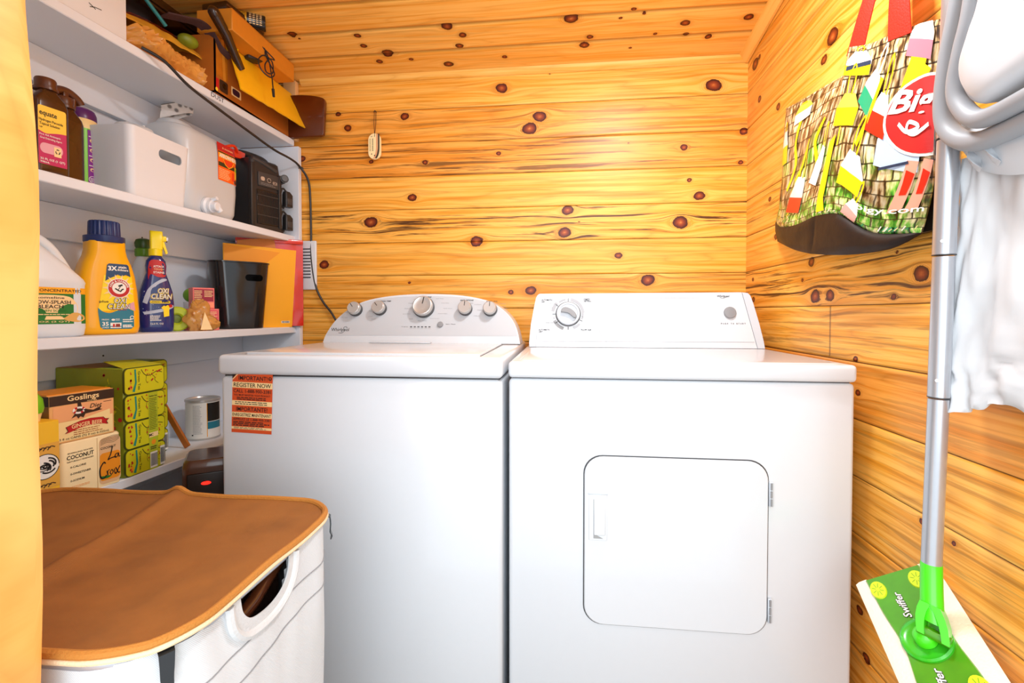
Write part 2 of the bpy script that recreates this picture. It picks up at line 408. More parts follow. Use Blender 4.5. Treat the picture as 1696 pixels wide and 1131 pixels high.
strB = [.3, .3, .3, .3, .3, .3, .35, .35, .55, .25, 1.3, .25, 1.0, .6, .1, .2, .2]
strR = [.3, .3, .4, .5, .5, .4, .35, .6, 1.3, .15, .9, .2, .2, .2, .35, .2, .2]
wood_wall('wall_back', (0, 1.81, 0), (1, 0, 0), (0, 0, 1), (0, -1, 0), -1.36, .66, zb, BK, strB, WOOD, seed=4)
wood_wall('wall_right', (.65, 0, 0), (0, 1, 0), (0, 0, 1), (-1, 0, 0), .30, 1.82, zb, RK, strR, WOOD, seed=9, joints=((1.255, .912, 1.036),))
th = R(8.5)
cb = [0, .130, .248, .366, .485, .604, .723, .842, .961, 1.08, 1.199, 1.318, 1.437, 1.556]
wood_wall('ceiling', (0, 1.81, 1.935), (1, 0, 0), (0, -math.cos(th), math.sin(th)), (0, -math.sin(th), -math.cos(th)), -1.36, .66, cb, CK, [.15] * 14, WOODC, groove=(.009, .004), seed=12, seamk=.5)

PAINT = mat('white_wall_paint', '#e0e6f0', 0.6, bump=.06, bscale=18)
b = M()
b.box(-1.34, -1.305, .30, 1.82, 0, 2.06, PAINT)
wl = struct(b.build('wall_left'))
b = M(); b.box(-1.34, .67, .28, 1.83, -.05, 0, mat('grey_floor', '#8b7f72', .5, vary=.1, bscale=5)); struct(b.build('floor'))
# the closet's front wall left of the doorway and the pine door jamb
b = M(); b.box(-1.34, -.60, .30, .36, 0, 2.10, PAINT); struct(b.build('wall_front'))
b = M()
prof = [(-.494 - .0045 * z + .004 * math.sin(z * 7.3) + .003 * math.sin(z * 17 + 1), z) for z in [i * .05 for i in range(43)]]
b.loft([[(-.605, .27, z), (x, .27, z), (x + .0015, .28, z), (x + .0015, .392, z), (x, .40, z), (-.605, .40, z)] for x, z in prof], WOODP)
struct(b.build('trim_3'))
# mouldings
b = M(); pr = [(0, 0), (0, -.018), (-.008, -.016), (-.015, -.009), (-.018, 0)]
b.loft([[(x, 1.808 + p[0], 1.935 + p[1] - p[0] * .15) for p in pr] for x in (-1.04, .648)], WOODC); t1 = struct(b.build('trim_1'))
b = M(); a_, c_ = 1.808, .34
def trim_ring(y):
    zc = 1.935 + (1.81 - y) * math.tan(th)
    return [(.648, y, zc - .022), (.640, y, zc - .022), (.634, y, zc - .017), (.622, y, zc - .010), (.616, y, zc - .003), (.614, y, zc + .002), (.648, y, zc + .002)]
b.loft([trim_ring(1.806), trim_ring(.34)], WOODC); struct(b.build('trim_2'))
for nm in ('trim_1', 'trim_2'):
    me = bpy.data.objects[nm].data
    for an, ty in (('kd', 'FLOAT'), ('streak', 'FLOAT'), ('seam', 'FLOAT')):
        at = me.attributes.new(an, ty, 'POINT'); at.data.foreach_set('value', [4.0 if an == 'kd' else 0.0] * len(me.vertices))
    at = me.attributes.new('gr', 'FLOAT_VECTOR', 'POINT')
    at.data.foreach_set('vector', [c for v in me.vertices for c in ((v.co.x if nm == 'trim_1' else v.co.y) + 7, v.co.z * (1 if nm == 'trim_1' else 0) + v.co.x * (0 if nm == 'trim_1' else .5), .6)])

# ================================================================ shelving
sh = thing('storage_shelves', 'white painted wooden shelves built along the left wall', 'shelves', (-1.2, 1.1, 0))
def fx(y): return -1.10 + (y - .86) * .043
for k, zt in enumerate((1.70, 1.322, .965, .605)):
    b = M(); ys = [.45 + (1.784 - .45) * i / 10 for i in range(11)]
    rnd = random.Random(k)
    b.loft([[(-1.303, y, zt - .024), (fx(y) - .002, y, zt - .024), (fx(y), y, zt - .022), (fx(y), y, zt - .002), (fx(y) - .002, y, zt), (-1.303, y, zt)] for y in ys], WHITE)
    b.build('shelf', sh, True)
    b = M(); b.box(-1.3045, -1.286, .46, 1.783, zt - .115, zt - .0245, WHITE, .0015, 1)
    b.build('cleat', sh, True)
b = M(); b.box(-1.303, -1.043, 1.785, 1.8055, .002, 1.675, WHITE, .0015, 1); b.build('end_panel', sh, True)
b = M()
for yy, zz in ((1.00, 1.255), (1.33, 1.25), (1.42, 1.25), (1.2, .90), (1.58, .545)):
    b = M(); b.cyl((-1.2859, yy, zz), (-1.2849, yy, zz), .0025, DGREY, n=10); b.build('nail_head', sh, True)
b = M(); b.tube([(-1.0635, 1.10, 1.6865), (-1.0635, 1.15, 1.6865)], .0004, DGREY); 
# hand-lettered masking tape on the top shelf's edge
b = M(); s_ = plane((fx(1.36) + .0002, 1.36, 1.688), (0.043, 1, 0), (0, 0, 1))
text(b, s_, 'DUST', .03, .002, INK, .0004, w=.052, h=.013, bold=.0)
b.build('handwriting', sh, True)

# ================================================================ washing machine
def offset_z(poly, z0): return [(x, z) for x, z in poly if z >= z0]
wm = thing('washing_machine', 'white top-loading washing machine with five silver knobs and an orange sticker', 'washing machine', (-.48, 1.38, 0))
b = M(); b.box(-.829, -.141, 1.066, 1.70, .0, .868, APPL, .012, 3); b.box(-.822, -.148, 1.075, 1.69, .860, .876, DGREY); b.build('cabinet', wm, True)
b = M(); b.box(-.831, -.139, 1.058, 1.715, .8715, .9195, APPL, .011, 4)
b.build('top_panel', wm, True)
b = M(); b.box(-.775, -.195, 1.085, 1.475, .918, .9245, APPL, .005, 3)
b.box(-.62, -.42, 1.455, 1.478, .9245, .9285, APPL, .0018, 2); b.build('lid', wm, True)
b = M()
for x0, x1, y0, y1 in ((-.778, -.775, 1.085, 1.478), (-.195, -.192, 1.085, 1.478), (-.775, -.195, 1.476, 1.479)):
    b.box(x0, x1, y0, y1, .9190, .9199, DGREY)
b.build('lid_gap', wm, True)
wo = [(-.797, .922), (-.794, .940), (-.786, .960), (-.772, .985), (-.752, 1.010), (-.728, 1.031), (-.695, 1.051), (-.655, 1.065), (-.60, 1.075), (-.54, 1.081), (-.47, 1.083), (-.40, 1.082), (-.335, 1.077), (-.275, 1.066), (-.23, 1.050), (-.19, 1.022), (-.165, .992), (-.150, .960), (-.141, .922)]
wo = [(p[0], p[1]) for p in cr2(wo, 3)]
TW = .38                                                           # lean of the fascia
Fw = lambda x, z, off=0: Vector((x, 1.50 + (z - .922) * TW - off * .935, z + off * .355))
b = M()
inner = [((x + .47) * .993 - .47, .922 + (z - .922) * .993) for x, z in wo]
b.loft([[Fw(x, z, -.004) for x, z in wo], [Fw(x, z, -.0005) for x, z in wo], [Fw((x + .47) * .994 - .47, .922 + (z - .922) * .99) for x, z in wo]], APPL, True, True)
b.loft([[Fw(x, z, -.004) for x, z in wo], [(x, 1.60 + (z - .922) * .2, z) for x, z in wo], [((x + .47) * .97 - .47, 1.70, .922 + (z - .922) * .93) for x, z in wo]], APPL2)
b.build('console', wm, True, 30)
fo = [((x + .468) * .972 - .468, .9455 + (z - .922) * (1.076 - .9455) / (1.083 - .922)) for x, z in wo]
b = M(); lay(b, Fw, fo, FASC, .0006)
text(b, Fw, 'Whirlpool', -.744, .9625, INK, .0011, w=.062, h=.0140, bold=.005)
b.build('fascia', wm, True)
b = M(); stroke(b, Fw, cr2([(-.748, .9535), (-.736, .953), (-.728, .961), (-.733, .970), (-.724, .9735), (-.720, .968)], 5), .0012, INK, .0013)
for lab, x, z, w in (('RINSE LEVEL', -.705, 1.054, .034), ('WASH TEMP', -.600, 1.059, .038), ('Normal', -.455, 1.073, .022), ('RINSE OPTIONS', -.322, 1.061, .044), ('WATER LEVEL', -.238, 1.057, .038)):
    text(b, Fw, lab, x, z, INK, .0011, w=w, h=.0046, bold=.02)
rnd = random.Random(5)
for lab, x, z in (('Heavy', -.722, 1.043), ('Light', -.733, 1.022), ('No Light', -.735, 1.004), ('Hot', -.640, 1.045), ('Warm', -.648, 1.026), ('Cool', -.646, 1.008), ('Cold', -.634, .999), ('Cold Wash', -.492, 1.066), ('Casual', -.512, 1.052), ('Delicate', -.520, 1.034), ('Quick Wash', -.522, 1.016), ('Soak', -.505, 1.000), ('Clean Washer', -.466, .994), ('Rinse & Spin', -.425, 1.001), ('Drain & Spin', -.400, 1.017), ('Bulky Items', -.384, 1.034), ('Heavy Duty', -.395, 1.052), ('Super Wash', -.415, 1.067), ('2nd Rinse', -.285, 1.047), ('Rinse', -.277, 1.029), ('2 Rinse', -.286, 1.010), ('1 Rinse', -.310, 1.052), ('Auto Sensing', -.208, 1.049), ('Deep', -.197, 1.040), ('Water', -.193, 1.034), ('Wash', -.191, 1.028), ('Start / Pause', -.370, .983), ('Progress', -.523, .974)):
    text(b, Fw, lab, x, z, MGREY if lab not in ('Progress', 'Start / Pause') else INK, .0011, h=.0030, w=.0022 * len(lab) + .004, bold=.0)
b.build('knob_markings', wm, True); b = M()
for k in range(6): rect(b, Fw, -.505 + k * .0123, -.498 + k * .0123, .9725, .9752, INK, .0012); rect(b, Fw, -.506 + k * .0123, -.497 + k * .0123, .9685, .9692, MGREY, .0012)
b.build('progress_lights', wm, True)
nW = (Fw(0, 1, 1) - Fw(0, 1, 0)).normalized()
def knob(x, z, r, ang):
    k = M(); c = Fw(x, z, .0005)
    k.lathe([(r * 1.06, 0), (r * 1.06, .012), (r * 1.0, .013)], DGREY, c, 40, nW)
    k.lathe([(r, .012), (r, .024), (r * .95, .0265), (r * .88, .0275), (r * .86, .0270), (r * .4, .0268)], SILV, c, 40, nW)
    ko = k.build('knob', wm, True)
    i = M(); s_ = plane(c + nW * .0275, (1, 0, 0), nW.cross(Vector((1, 0, 0))))
    a = R(ang); stroke(i, s_, [(math.sin(a) * r * .15, math.cos(a) * r * .15), (math.sin(a) * r * .86, math.cos(a) * r * .86)], r * .09, INK, .0003)
    io = i.build('indicator', None); io.parent = ko
    io.data.transform(tmtx(wm).inverted())
for x, z, r, a in ((-.699, 1.029, .0215, -40), (-.615, 1.032, .0215, -40), (-.4645, 1.036, .0335, 8), (-.324, 1.031, .0215, 3), (-.2415, 1.029, .0215, 2)): knob(x, z, r, a)
b = M(); b.lathe([(.0098, 0), (.0098, .004), (.0085, .0062), (.004, .0068)], MGREY, Fw(-.404, .981, .0005), 24, nW); b.build('start_button', wm, True)
ORG = mat('orange_sticker', '#d9501c', .55); CRM = mat('cream_sticker', '#ffdc9e', .55)
b = M(); s_ = plane((-.8, 1.0655, .7325), (1, .0, -.035), (.035, 0, 1))
rect(b, s_, 0, .103, 0, .143, ORG, .0006)
for y0, y1 in ((.1085, .1225), (.066, .0775), (.0375, .0495), (.0085, .0145)): rect(b, s_, 0, .103, y0, y1, CRM, .0009)
text(b, s_, 'IMPORTANT!', .053, .1325, INK, .0012, w=.074, h=.0105, bold=.01)
text(b, s_, 'REGISTER NOW', .0515, .1155, INK, .0012, w=.096, h=.010, bold=.012)
text(b, s_, 'CALL 1-888-900-3381', .0515, .101, INK, .0012, w=.096, h=.0085, bold=.008)
text(b, s_, 'YOU MUST REGISTER YOUR PRODUCT', .0515, .091, INK, .0012, w=.094, h=.0045, bold=.012)
bars(b, s_, .012, .092, .079, .087, 2, INK, .0012, .5, 3); bars(b, s_, .008, .095, .0675, .0765, 2, INK, .0012, .4, 4)
text(b, s_, 'IMPORTANTE!', .0515, .0575, INK, .0012, w=.08, h=.010, bold=.01)
text(b, s_, 'ENREGISTREZ MAINTENANT', .0515, .0435, INK, .0012, w=.099, h=.0078, bold=.012)
text(b, s_, 'APPELEZ LE 1-888-900-3381', .0515, .0325, INK, .0012, w=.096, h=.006, bold=.008)
bars(b, s_, .004, .098, .016, .028, 3, INK, .0012, .55, 5); bars(b, s_, .006, .098, .009, .0142, 2, INK, .0012, .4, 6)
lay(b, s_, [(0, .143), (0, .13), (.012, .143)], INK, .0012); stroke(b, s_, [(.001, .128), (.014, .1415)], .002, CRM, .0014)
lay(b, s_, circ2(.0965, .133, .0045, 14), INK, .0012); lay(b, s_, circ2(.0965, .133, .0028, 12), ORG, .0014); stroke(b, s_, [(.0950, .1345), (.0965, .1315), (.0985, .131)], .0016, INK, .0016)
b.build('registration_sticker', wm, True)['label'] = 'orange and cream registration sticker'

# ================================================================ dryer
dr = thing('clothes_dryer', 'white front-loading clothes dryer with one round dial and a square front door', 'dryer', (.243, 1.40, 0))
b = M(); b.box(-.1275, .6125, 1.080, 1.72, .0, .8705, APPL, .010, 3); b.box(-.12, .605, 1.09, 1.71, .862, .876, DGREY); b.build('cabinet', dr, True)
b = M(); b.box(-.128, .6135, 1.074, 1.735, .8725, .9095, APPL, .009, 4)
b.loft([rrect(.70, .42, .02, .9093, 5, .243, 1.30), rrect(.695, .415, .02, .911, 5, .243, 1.30)], APPL)
b.build('top_panel', dr, True)
do = [(-.1135, .911), (-.1145, .925), (-.1095, .985), (-.100, 1.040), (-.0925, 1.070), (-.086, 1.079), (-.075, 1.083), (.0, 1.0835), (.25, 1.0845), (.50, 1.0845), (.562, 1.084), (.572, 1.078), (.583, 1.050), (.5965, .985), (.6055, .93), (.607, .911)]
Fd = lambda x, z, off=0: Vector((x, 1.53 + (z - .911) * .22 - off * .977, z + off * .215))
def slab(pts, m, nm, x0, x1):
    b = M()
    pp = [p for p in pts]
    b.loft([[Fd(x, z, -.005) for x, z in pp], [Fd(x, z, 0) for x, z in pp]], m)
    b.loft([[Fd(x, z, -.005) for x, z in pp], [(x, 1.60 + (z - .911) * .1, z) for x, z in pp], [(x, 1.69, .911 + (z - .911) * .96) for x, z in pp]], m)
    return b.build(nm, dr, True, 30)
slab([(-.0925, .911), (-.083, 1.0825), (.5505, 1.0845), (.585, .911)], APPL, 'console', 0, 0)
slab([(-.1135, .911), (-.1145, .925), (-.1095, .985), (-.100, 1.040), (-.0945, 1.068), (-.0895, 1.078), (-.0835, 1.0825), (-.0930, .911)], APPL2, 'end_cap', 0, 0)
slab([(.607, .911), (.6055, .93), (.5965, .985), (.583, 1.050), (.576, 1.074), (.569, 1.082), (.552, 1.0845), (.5865, .911)], APPL2, 'end_cap', 0, 0)
LG = mat('light_grey_print', '#a9abb0', .5)
b = M()
stroke(b, Fd, cr2([(.055, 1.082), (.065, 1.055), (.085, 1.01), (.115, .95), (.133, .925)], 5), .0011, LG, .0006)
stroke(b, Fd, [(.064, 1.067), (.43, 1.068)], .001, LG, .0006); stroke(b, Fd, [(-.088, .929), (.578, .930)], .0012, LG, .0006)
C0 = (.0105, 1.016)
for a0, a1, r0, r1, m in ((80, 5, .043, .053, LG), (-10, -22, .043, .05, LG), (5, -12, .043, .050, LG), (-40, -70, .044, .052, LG), (252, 205, .044, .054, MGREY), (200, 192, .045, .05, LG), (170, 135, .045, .056, LG), (128, 100, .045, .051, LG)):
    n = 8; rect_pts = [(C0[0] + r1 * math.cos(R(a0 + (a1 - a0) * i / n)), C0[1] + r1 * math.sin(R(a0 + (a1 - a0) * i / n))) for i in range(n + 1)] + [(C0[0] + r0 * math.cos(R(a1 + (a0 - a1) * i / n)), C0[1] + r0 * math.sin(R(a1 + (a0 - a1) * i / n))) for i in range(n + 1)]
    lay(b, Fd, rect_pts, m, .0006)
for a in (90, 142, 180, 216, 270, 333):
    c, s = math.cos(R(a)), math.sin(R(a)); stroke(b, Fd, [(C0[0] + .041 * c, C0[1] + .041 * s), (C0[0] + .051 * c, C0[1] + .051 * s)], .0018, INK, .0008)
for lab, x, z, w in (('AUTOMATIC', -.058, 1.062, .032), ('DRY', -.070, 1.0555, .010), ('TIMED', .070, 1.063, .018), ('DRYING', .072, 1.0575, .021), ('AUTOMATIC', -.066, .9655, .033), ('DRY', -.077, .959, .011), ('FLUFF AIR', .068, .9655, .029)):
    text(b, Fd, lab, x, z, INK, .0008, w=w * 1.12, h=.0054, bold=.02)
text(b, Fd, 'Timed', -.040, 1.050, MGREY, .0008, w=.018, h=.003); text(b, Fd, 'Energy Preferred', -.046, .988, INK, .0008, w=.032, h=.0035, bold=0)
for a, t in ((75, '80'), (50, '60'), (10, '40'), (-12, '20'), (-50, '30'), (-80, 'OFF'), (100, 'OFF'), (120, 'less'), (160, 'more'), (190, 'OFF')):
    text(b, Fd, t, C0[0] + .061 * math.cos(R(a)), C0[1] + .061 * math.sin(R(a)), LG, .0008, h=.003, w=.003 * len(t))
text(b, Fd, 'Whirlpool', .495, 1.0715, INK, .0008, w=.038, h=.009, bold=.01, shear=.35)
stroke(b, Fd, cr2([(.484, 1.070), (.49, 1.0655), (.503, 1.069), (.507, 1.073)], 4), .0008, INK, .0009)
for k, ch in enumerate('PUSH'): text(b, Fd, ch, .484 + k * .0060, .9865, INK, .0008, h=.0042, w=.0036, bold=.02)
for k, ch in enumerate('TO'): text(b, Fd, ch, .5135 + k * .0060, .9865, INK, .0008, h=.0042, w=.0036, bold=.02)
for k, ch in enumerate('START'): text(b, Fd, ch, .530 + k * .0060, .9865, INK, .0008, h=.0042, w=.0036, bold=.02)
b.build('printing', dr, True)
nD = (Fd(0, 1, 1) - Fd(0, 1, 0)).normalized()
b = M(); c = Fd(*C0, .0005)
b.lathe([(.0405, 0), (.0405, .003), (.038, .0035)], DGREY, c, 48, nD)
b.lathe([(.0375, .002), (.0375, .010), (.035, .013), (.031, .013), (.029, .011), (.012, .0105)], APPL2, c, 48, nD)
dl = b.build('dial', dr, True)
b = M(); s_ = plane(c + nD * .011, (1, 0, 0), nD.cross(Vector((1, 0, 0))))
up = cr2([(-.0235, .004), (-.020, .014), (-.008, .0185), (.008, .013), (.020, .003), (.0265, -.0085), (.024, -.0165), (.017, -.014), (.002, -.001), (-.014, .003), (-.0235, .004)], 4)[:-1]
b.loft([[s_(x, y, 0) for x, y in up], [s_(x, y, .010) for x, y in up], [s_(x * .93 - .0005, y * .9, .0125) for x, y in up]], MGREY)
go = b.build('grip', None); go.parent = dl; go.data.transform(tmtx(dr).inverted())
b = M(); b.lathe([(.0185, 0), (.0185, .004), (.0165, .0065), (.009, .0075)], MGREY, Fd(.511, 1.020, .0005), 32, nD); b.build('start_button', dr, True)
# door with rounded corners, its recessed pull and two hinges
b = M(); po = rr2(.0445, .4365, .3195, .699, .042, 8)
Fp = lambda y: (lambda x, z: (x, y, z))
def sc(poly, k): return [(.2405 + (x - .2405) * k, .509 + (z - .509) * k) for x, z in poly]
b.loft([[(x, 1.0795, z) for x, z in sc(po, 1.012)], [(x, 1.0785, z) for x, z in sc(po, 1.012)]], DGREY)
b.loft([[(x, 1.0785, z) for x, z in po], [(x, 1.0755, z) for x, z in po], [(x, 1.0735, z) for x, z in sc(po, .99)]], APPL)
dd = b.build('door', dr, True)
b = M(); X0, X1, Z0, Z1 = .0545, .0945, .511, .614; YF = 1.0733
b.box(X0 - .002, X1 + .002, YF - .0018, YF + .0006, Z1, Z1 + .004, APPL2, .0007, 1)
b.box(X0, X1, YF - .0012, YF + .0004, Z0, Z1, APPL, .0006, 1)
b.add([(X0 + .010, YF - .0014, Z0 + .004), (X0 + .032, YF - .0014, Z0 + .004), (X0 + .013, YF - .0014, Z0 + .014), (X0 + .013, YF - .0014, Z0 + .092), (X0 + .010, YF - .0014, Z0 + .092)], [(0, 1, 2, 3, 4)], mat('pull_recess_shade', '#9c9c9c', .5))  # grey patch paints the shade inside the pull's recess
b.box(X0 + .011, X0 + .036, YF - .0035, YF - .001, Z0 + .012, Z0 + .095, APPL, .001, 1)
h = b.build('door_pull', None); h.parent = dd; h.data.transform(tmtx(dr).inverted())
for z0 in (.602, .348):
    b = M(); b.box(.4385, .4475, 1.0738, 1.0802, z0, z0 + .053, APPL2, .001, 1)
    for k in range(3): b.cyl((.4425, 1.0732, z0 + .002 + k * .0175), (.4425, 1.0732, z0 + .0165 + k * .0175), .0022, MGREY, n=10)
    b.build('hinge', dr, True)

# ================================================================ shelf goods
S2, S3, S4, S1 = 1.322, .965, .605, 1.70
def place_build(b, name, parent, **k): return b.build(name, parent, **k)
def boolean(ob, cutter):
    """cut for good, leaving no helper behind"""
    c = cutter.build('cut', ob.parent); md = ob.modifiers.new('b', 'BOOLEAN'); md.object = c; md.operation = 'DIFFERENCE'; md.solver = 'EXACT'
    bpy.context.view_layer.update(); dg = bpy.context.evaluated_depsgraph_get()
    me = bpy.data.meshes.new_from_object(ob.evaluated_get(dg)); ob.modifiers.remove(md)
    old = ob.data; ob.data = me; bpy.data.objects.remove(c)
    me.polygons.foreach_set('use_smooth', [True] * len(me.polygons)); me.set_sharp_from_angle(angle=R(35))
def front(wf, df, e=2.5):
    """front skin of a bottle with width wf(z) and depth df(z)"""
    def f(u, v, off=0):
        w, d = wf(v) / 2, df(v) / 2; k = min(abs(u) / w, .995)
        return Vector((u, -d * (1 - k ** e) ** (1 / e) - off, v))
    return f
def interp(tab):
    zs = [t[0] for t in tab]; ws = [t[1] for t in tab]
    return lambda z: float(np.interp(z, zs, ws))
def profile(tab, k=3):   # densify (z, a, b..) rows smoothly
    out = []
    for p in cr([(t[0], t[1], t[2]) for t in tab], k): out.append((p.x, p.y, p.z))
    return out

# --- two brown peroxide bottles
BROWN = mat('brown_bottle_plastic', '#3f1e07', .2, coat=.3, vary=.15, bscale=12)
PCAP = mat('brown_cap_plastic', '#5a2c0c', .35, vary=.1)
YLB = mat('yellow_label', '#ffd23c', .5); MAG = mat('magenta_label', '#c2185b', .5); PINKL = mat('pink_label', '#e7a6b4', .5)
def perox(loc, rz, label, first):
    t = thing('peroxide_bottle', label, 'bottle', loc, rz)
    b = M(); tb = [(0, .060, .040), (.004, .067, .046), (.02, .068, .046), (.10, .068, .046), (.150, .068, .046), (.160, .062, .044), (.172, .044, .038), (.178, .034, .034), (.184, .033, .033)]
    b.loft([rrect(w, d, min(w, d) * .28, z, 5) for z, w, d in tb], BROWN); b.build('bottle_body', t)
    b = M(); n = 36
    b.lathe([(.0185, .183), (.019, .184), (.019, .203), (.0175, .206)], PCAP, (0, 0, 0), 30); b.lathe([(.0215, .181), (.0215, .186)], PCAP, n=30)
    if not first:   # a flip-top pourer arching over the cap
        pts = [(-.028, 0, .186), (-.026, 0, .206), (-.012, 0, .219), (.010, 0, .222), (.030, 0, .213), (.038, 0, .203)]
        b.tube(cr(pts, 4), .0095, PCAP, 12); b.tube([(.022, 0, .212), (.020, 0, .185)], .006, PCAP); b.box(-.006, .006, -.010, .010, .20, .218, PCAP, .002)
    b.build('cap', t)
    if first:
        b = M(); s0 = plane((0, -.0232, 0), (1, 0, 0), (0, 0, 1)); s = lambda u, v, off=0: s0(u * .84 - .002, v, off)
        b2 = rr2(-.031, .031, .022, .142, .005, 4); lay(b, s, b2, YLB, .0004)
        wav = [(-.031, .022), (.031, .022), (.031, .094)] + cr2([(.031, .094), (.014, .092), (0, .089), (-.015, .086), (-.031, .090)], 4)
        lay(b, s, wav, MAG, .0007); lay(b, s, rr2(-.028, .022, .045, .066, .01), PINKL, .0010); 
        text(b, s, 'equate', -.009, .125, INK, .0010, w=.038, h=.012, bold=.015)
        text(b, s, 'Hydrogen Peroxide', -.003, .112, INK, .0010, w=.052, h=.007); text(b, s, 'Topical Solution', -.006, .104, INK, .0010, w=.044, h=.007)
        text(b, s, 'USP', -.025, .097, INK, .0010, h=.003)
        text(b, s, 'First Aid Antiseptic', -.006, .082, WHT, .0014, w=.046, h=.005); text(b, s, 'Oral Debriding Agent', -.004, .075, WHT, .0014, w=.048, h=.005)
        rect(b, s, .002, .018, .042, .062, CRM, .0014)
        for a in (90, 210, 330): stroke(b, s, circ2(.010, .053, .0045, 6, None, a - 40, a + 40), .002, INK, .0018)
        text(b, s, '32 FL OZ (1 QT)', -.001, .032, WHT, .0014, w=.054, h=.0055, bold=.02); text(b, s, '946mL', -.018, .0265, WHT, .0014, w=.02, h=.004, bold=.02)
        b.build('label', t)['label'] = 'yellow and magenta label'
    t.scale = (1, 1, 1.055)
    return t
perox((-1.150, .951, S2), 80, 'brown peroxide bottle with yellow and magenta label, nearest the door jamb', True)
perox((-1.205, 1.036, S2), 84, 'plain brown bottle with an arching flip cap, behind the labelled brown bottle', False)

# --- wipes canister
GRN = mat('lime_green_label', '#7fd41f', .35); PUR = mat('purple_plastic', '#5a1c66', .3); PURL = mat('purple_label', '#8a2191', .45); CREAM = mat('cream_plastic', '#ffdf9a', .4)
t = thing('wipes_canister', 'lime green and purple wipes canister with a domed purple lid', 'canister', (-1.262, 1.126, S2), 62)
b = M(); b.lathe([(.033, 0), (.035, .002), (.035, .012)], mat('amber_base', '#d98f1e', .4), n=40); b.lathe([(.0352, .012), (.0352, .175)], GRN, n=40, cap0=False, cap1=False); b.lathe([(.0352, .175), (.0352, .198), (.034, .200)], CREAM, n=40, cap0=False)
b.build('canister_body', t)
b = M(); b.lathe([(.0340, .199), (.0345, .205), (.0338, .216), (.030, .226), (.020, .232), (.006, .234)], PUR, n=40); b.build('lid', t)
b = M(); s = cylsurf((0, 0), .0353)
rect(b, s, .006, .026, .030, .172, PURL, .0005, 6); rect(b, s, -.03, -.004, .03, .172, PURL, .0005, 6)
for zz in (.145, .120, .095, .070): lay(b, s, circ2(.015, zz, .0048, 12), CRM, .0009, 1); lay(b, s, circ2(.0155, zz - .001, .0026, 10), PURL, .0012); bars(b, s, .008, .024, zz + .008, zz + .013, 1, WHT, .0009)
for a_ in (1,): stroke(b, s, circ2(.016, .045, .0085, 20), .0012, WHT, .0009); bars(b, s, .010, .022, .039, .050, 3, WHT, .0010)
b.build('label', t)

# --- white storage bin with a handle slot
def bin_(name, label, cat, loc, rz, wt, dt, wb, db, h, m, slot, rad=.02, lip=False):
    t = thing(name, label, cat, loc, rz); b = M()
    outer = [rrect(wb - .006, db - .006, rad, 0, 6), rrect(wb, db, rad, .003, 6), rrect(wt, dt, rad * 1.1, h - .001, 6)]
    if lip: outer = outer[:2] + [rrect(wt - .001, dt - .001, rad, h - .006, 6), rrect(wt + .004, dt + .004, rad, h - .005, 6), rrect(wt + .004, dt + .004, rad, h - .001, 6)]
    inner_ = [rrect(wt - .006, dt - .006, rad, h, 6), rrect(wb - .007, db - .007, rad * .9, .005, 6)]
    b.loft(outer + inner_, m); o = b.build('bin_body', t, sharp=40)
    c = M(); x0, x1, z0, z1 = slot; yy = -dt / 2
    pl = rr2(x0, x1, z0, z1, (z1 - z0) / 2 - .0005, 6)
    c.loft([[(x, yy - .03, z) for x, z in pl], [(x, yy + .04, z) for x, z in pl]], m); boolean(o, c)
    return t
bin_('storage_bin', 'white plastic bin with an oval handle slot on the second shelf down', 'bin', (-1.195, 1.222, S2), 90, .204, .165, .182, .145, .187, WPL, (-.012, .068, .126, .152), .018)

# --- jug behind the bin
HAZE = mat('cloudy_plastic', '#d6dade', .35, sss=.15, vary=.05, bscale=9)
t = thing('plastic_jug', 'cloudy plastic jug lying behind the white bin, only its rounded top showing', 'jug', (-1.225, 1.245, S2 + .0), 60)
# it stands inside the white bin, taller than the bin's rim
b = M(); b.loft([supell(w, d, z, 3, 36) for z, w, d in profile([(.006, .085, .07), (.03, .095, .075), (.15, .095, .075), (.215, .092, .07), (.228, .08, .055), (.234, .05, .03)])], HAZE)
b.lathe([(.004, .22), (.004, .2355)], WPL, (.020, -.012, 0), n=12); b.lathe([(.003, .22), (.003, .2350)], WPL, (-.018, -.010, 0), n=12)
b.build('jug_body', t)

# --- spring water jug with a spigot
t = thing('water_jug', 'large cloudy water jug with red handle, orange label and white spigot', 'jug', (-1.20, 1.424, S2), 90)
JUGM = mat('water_jug_plastic', '#ced2d6', .28, sss=.2, vary=.06, bscale=7)
b = M()
rows = [(.0, .20, .13, 0), (.004, .222, .15, 0), (.03, .240, .165, 0), (.10, .250, .170, 0), (.17, .250, .170, 0), (.215, .243, .166, -.003), (.240, .225, .16, -.012), (.258, .19, .14, -.028), (.268, .14, .11, -.045), (.274, .08, .07, -.06)]
b.loft([rrect(w, d, .045 if z > .002 else .04, z, 7, cx) for z, w, d, cx in rows], JUGM)
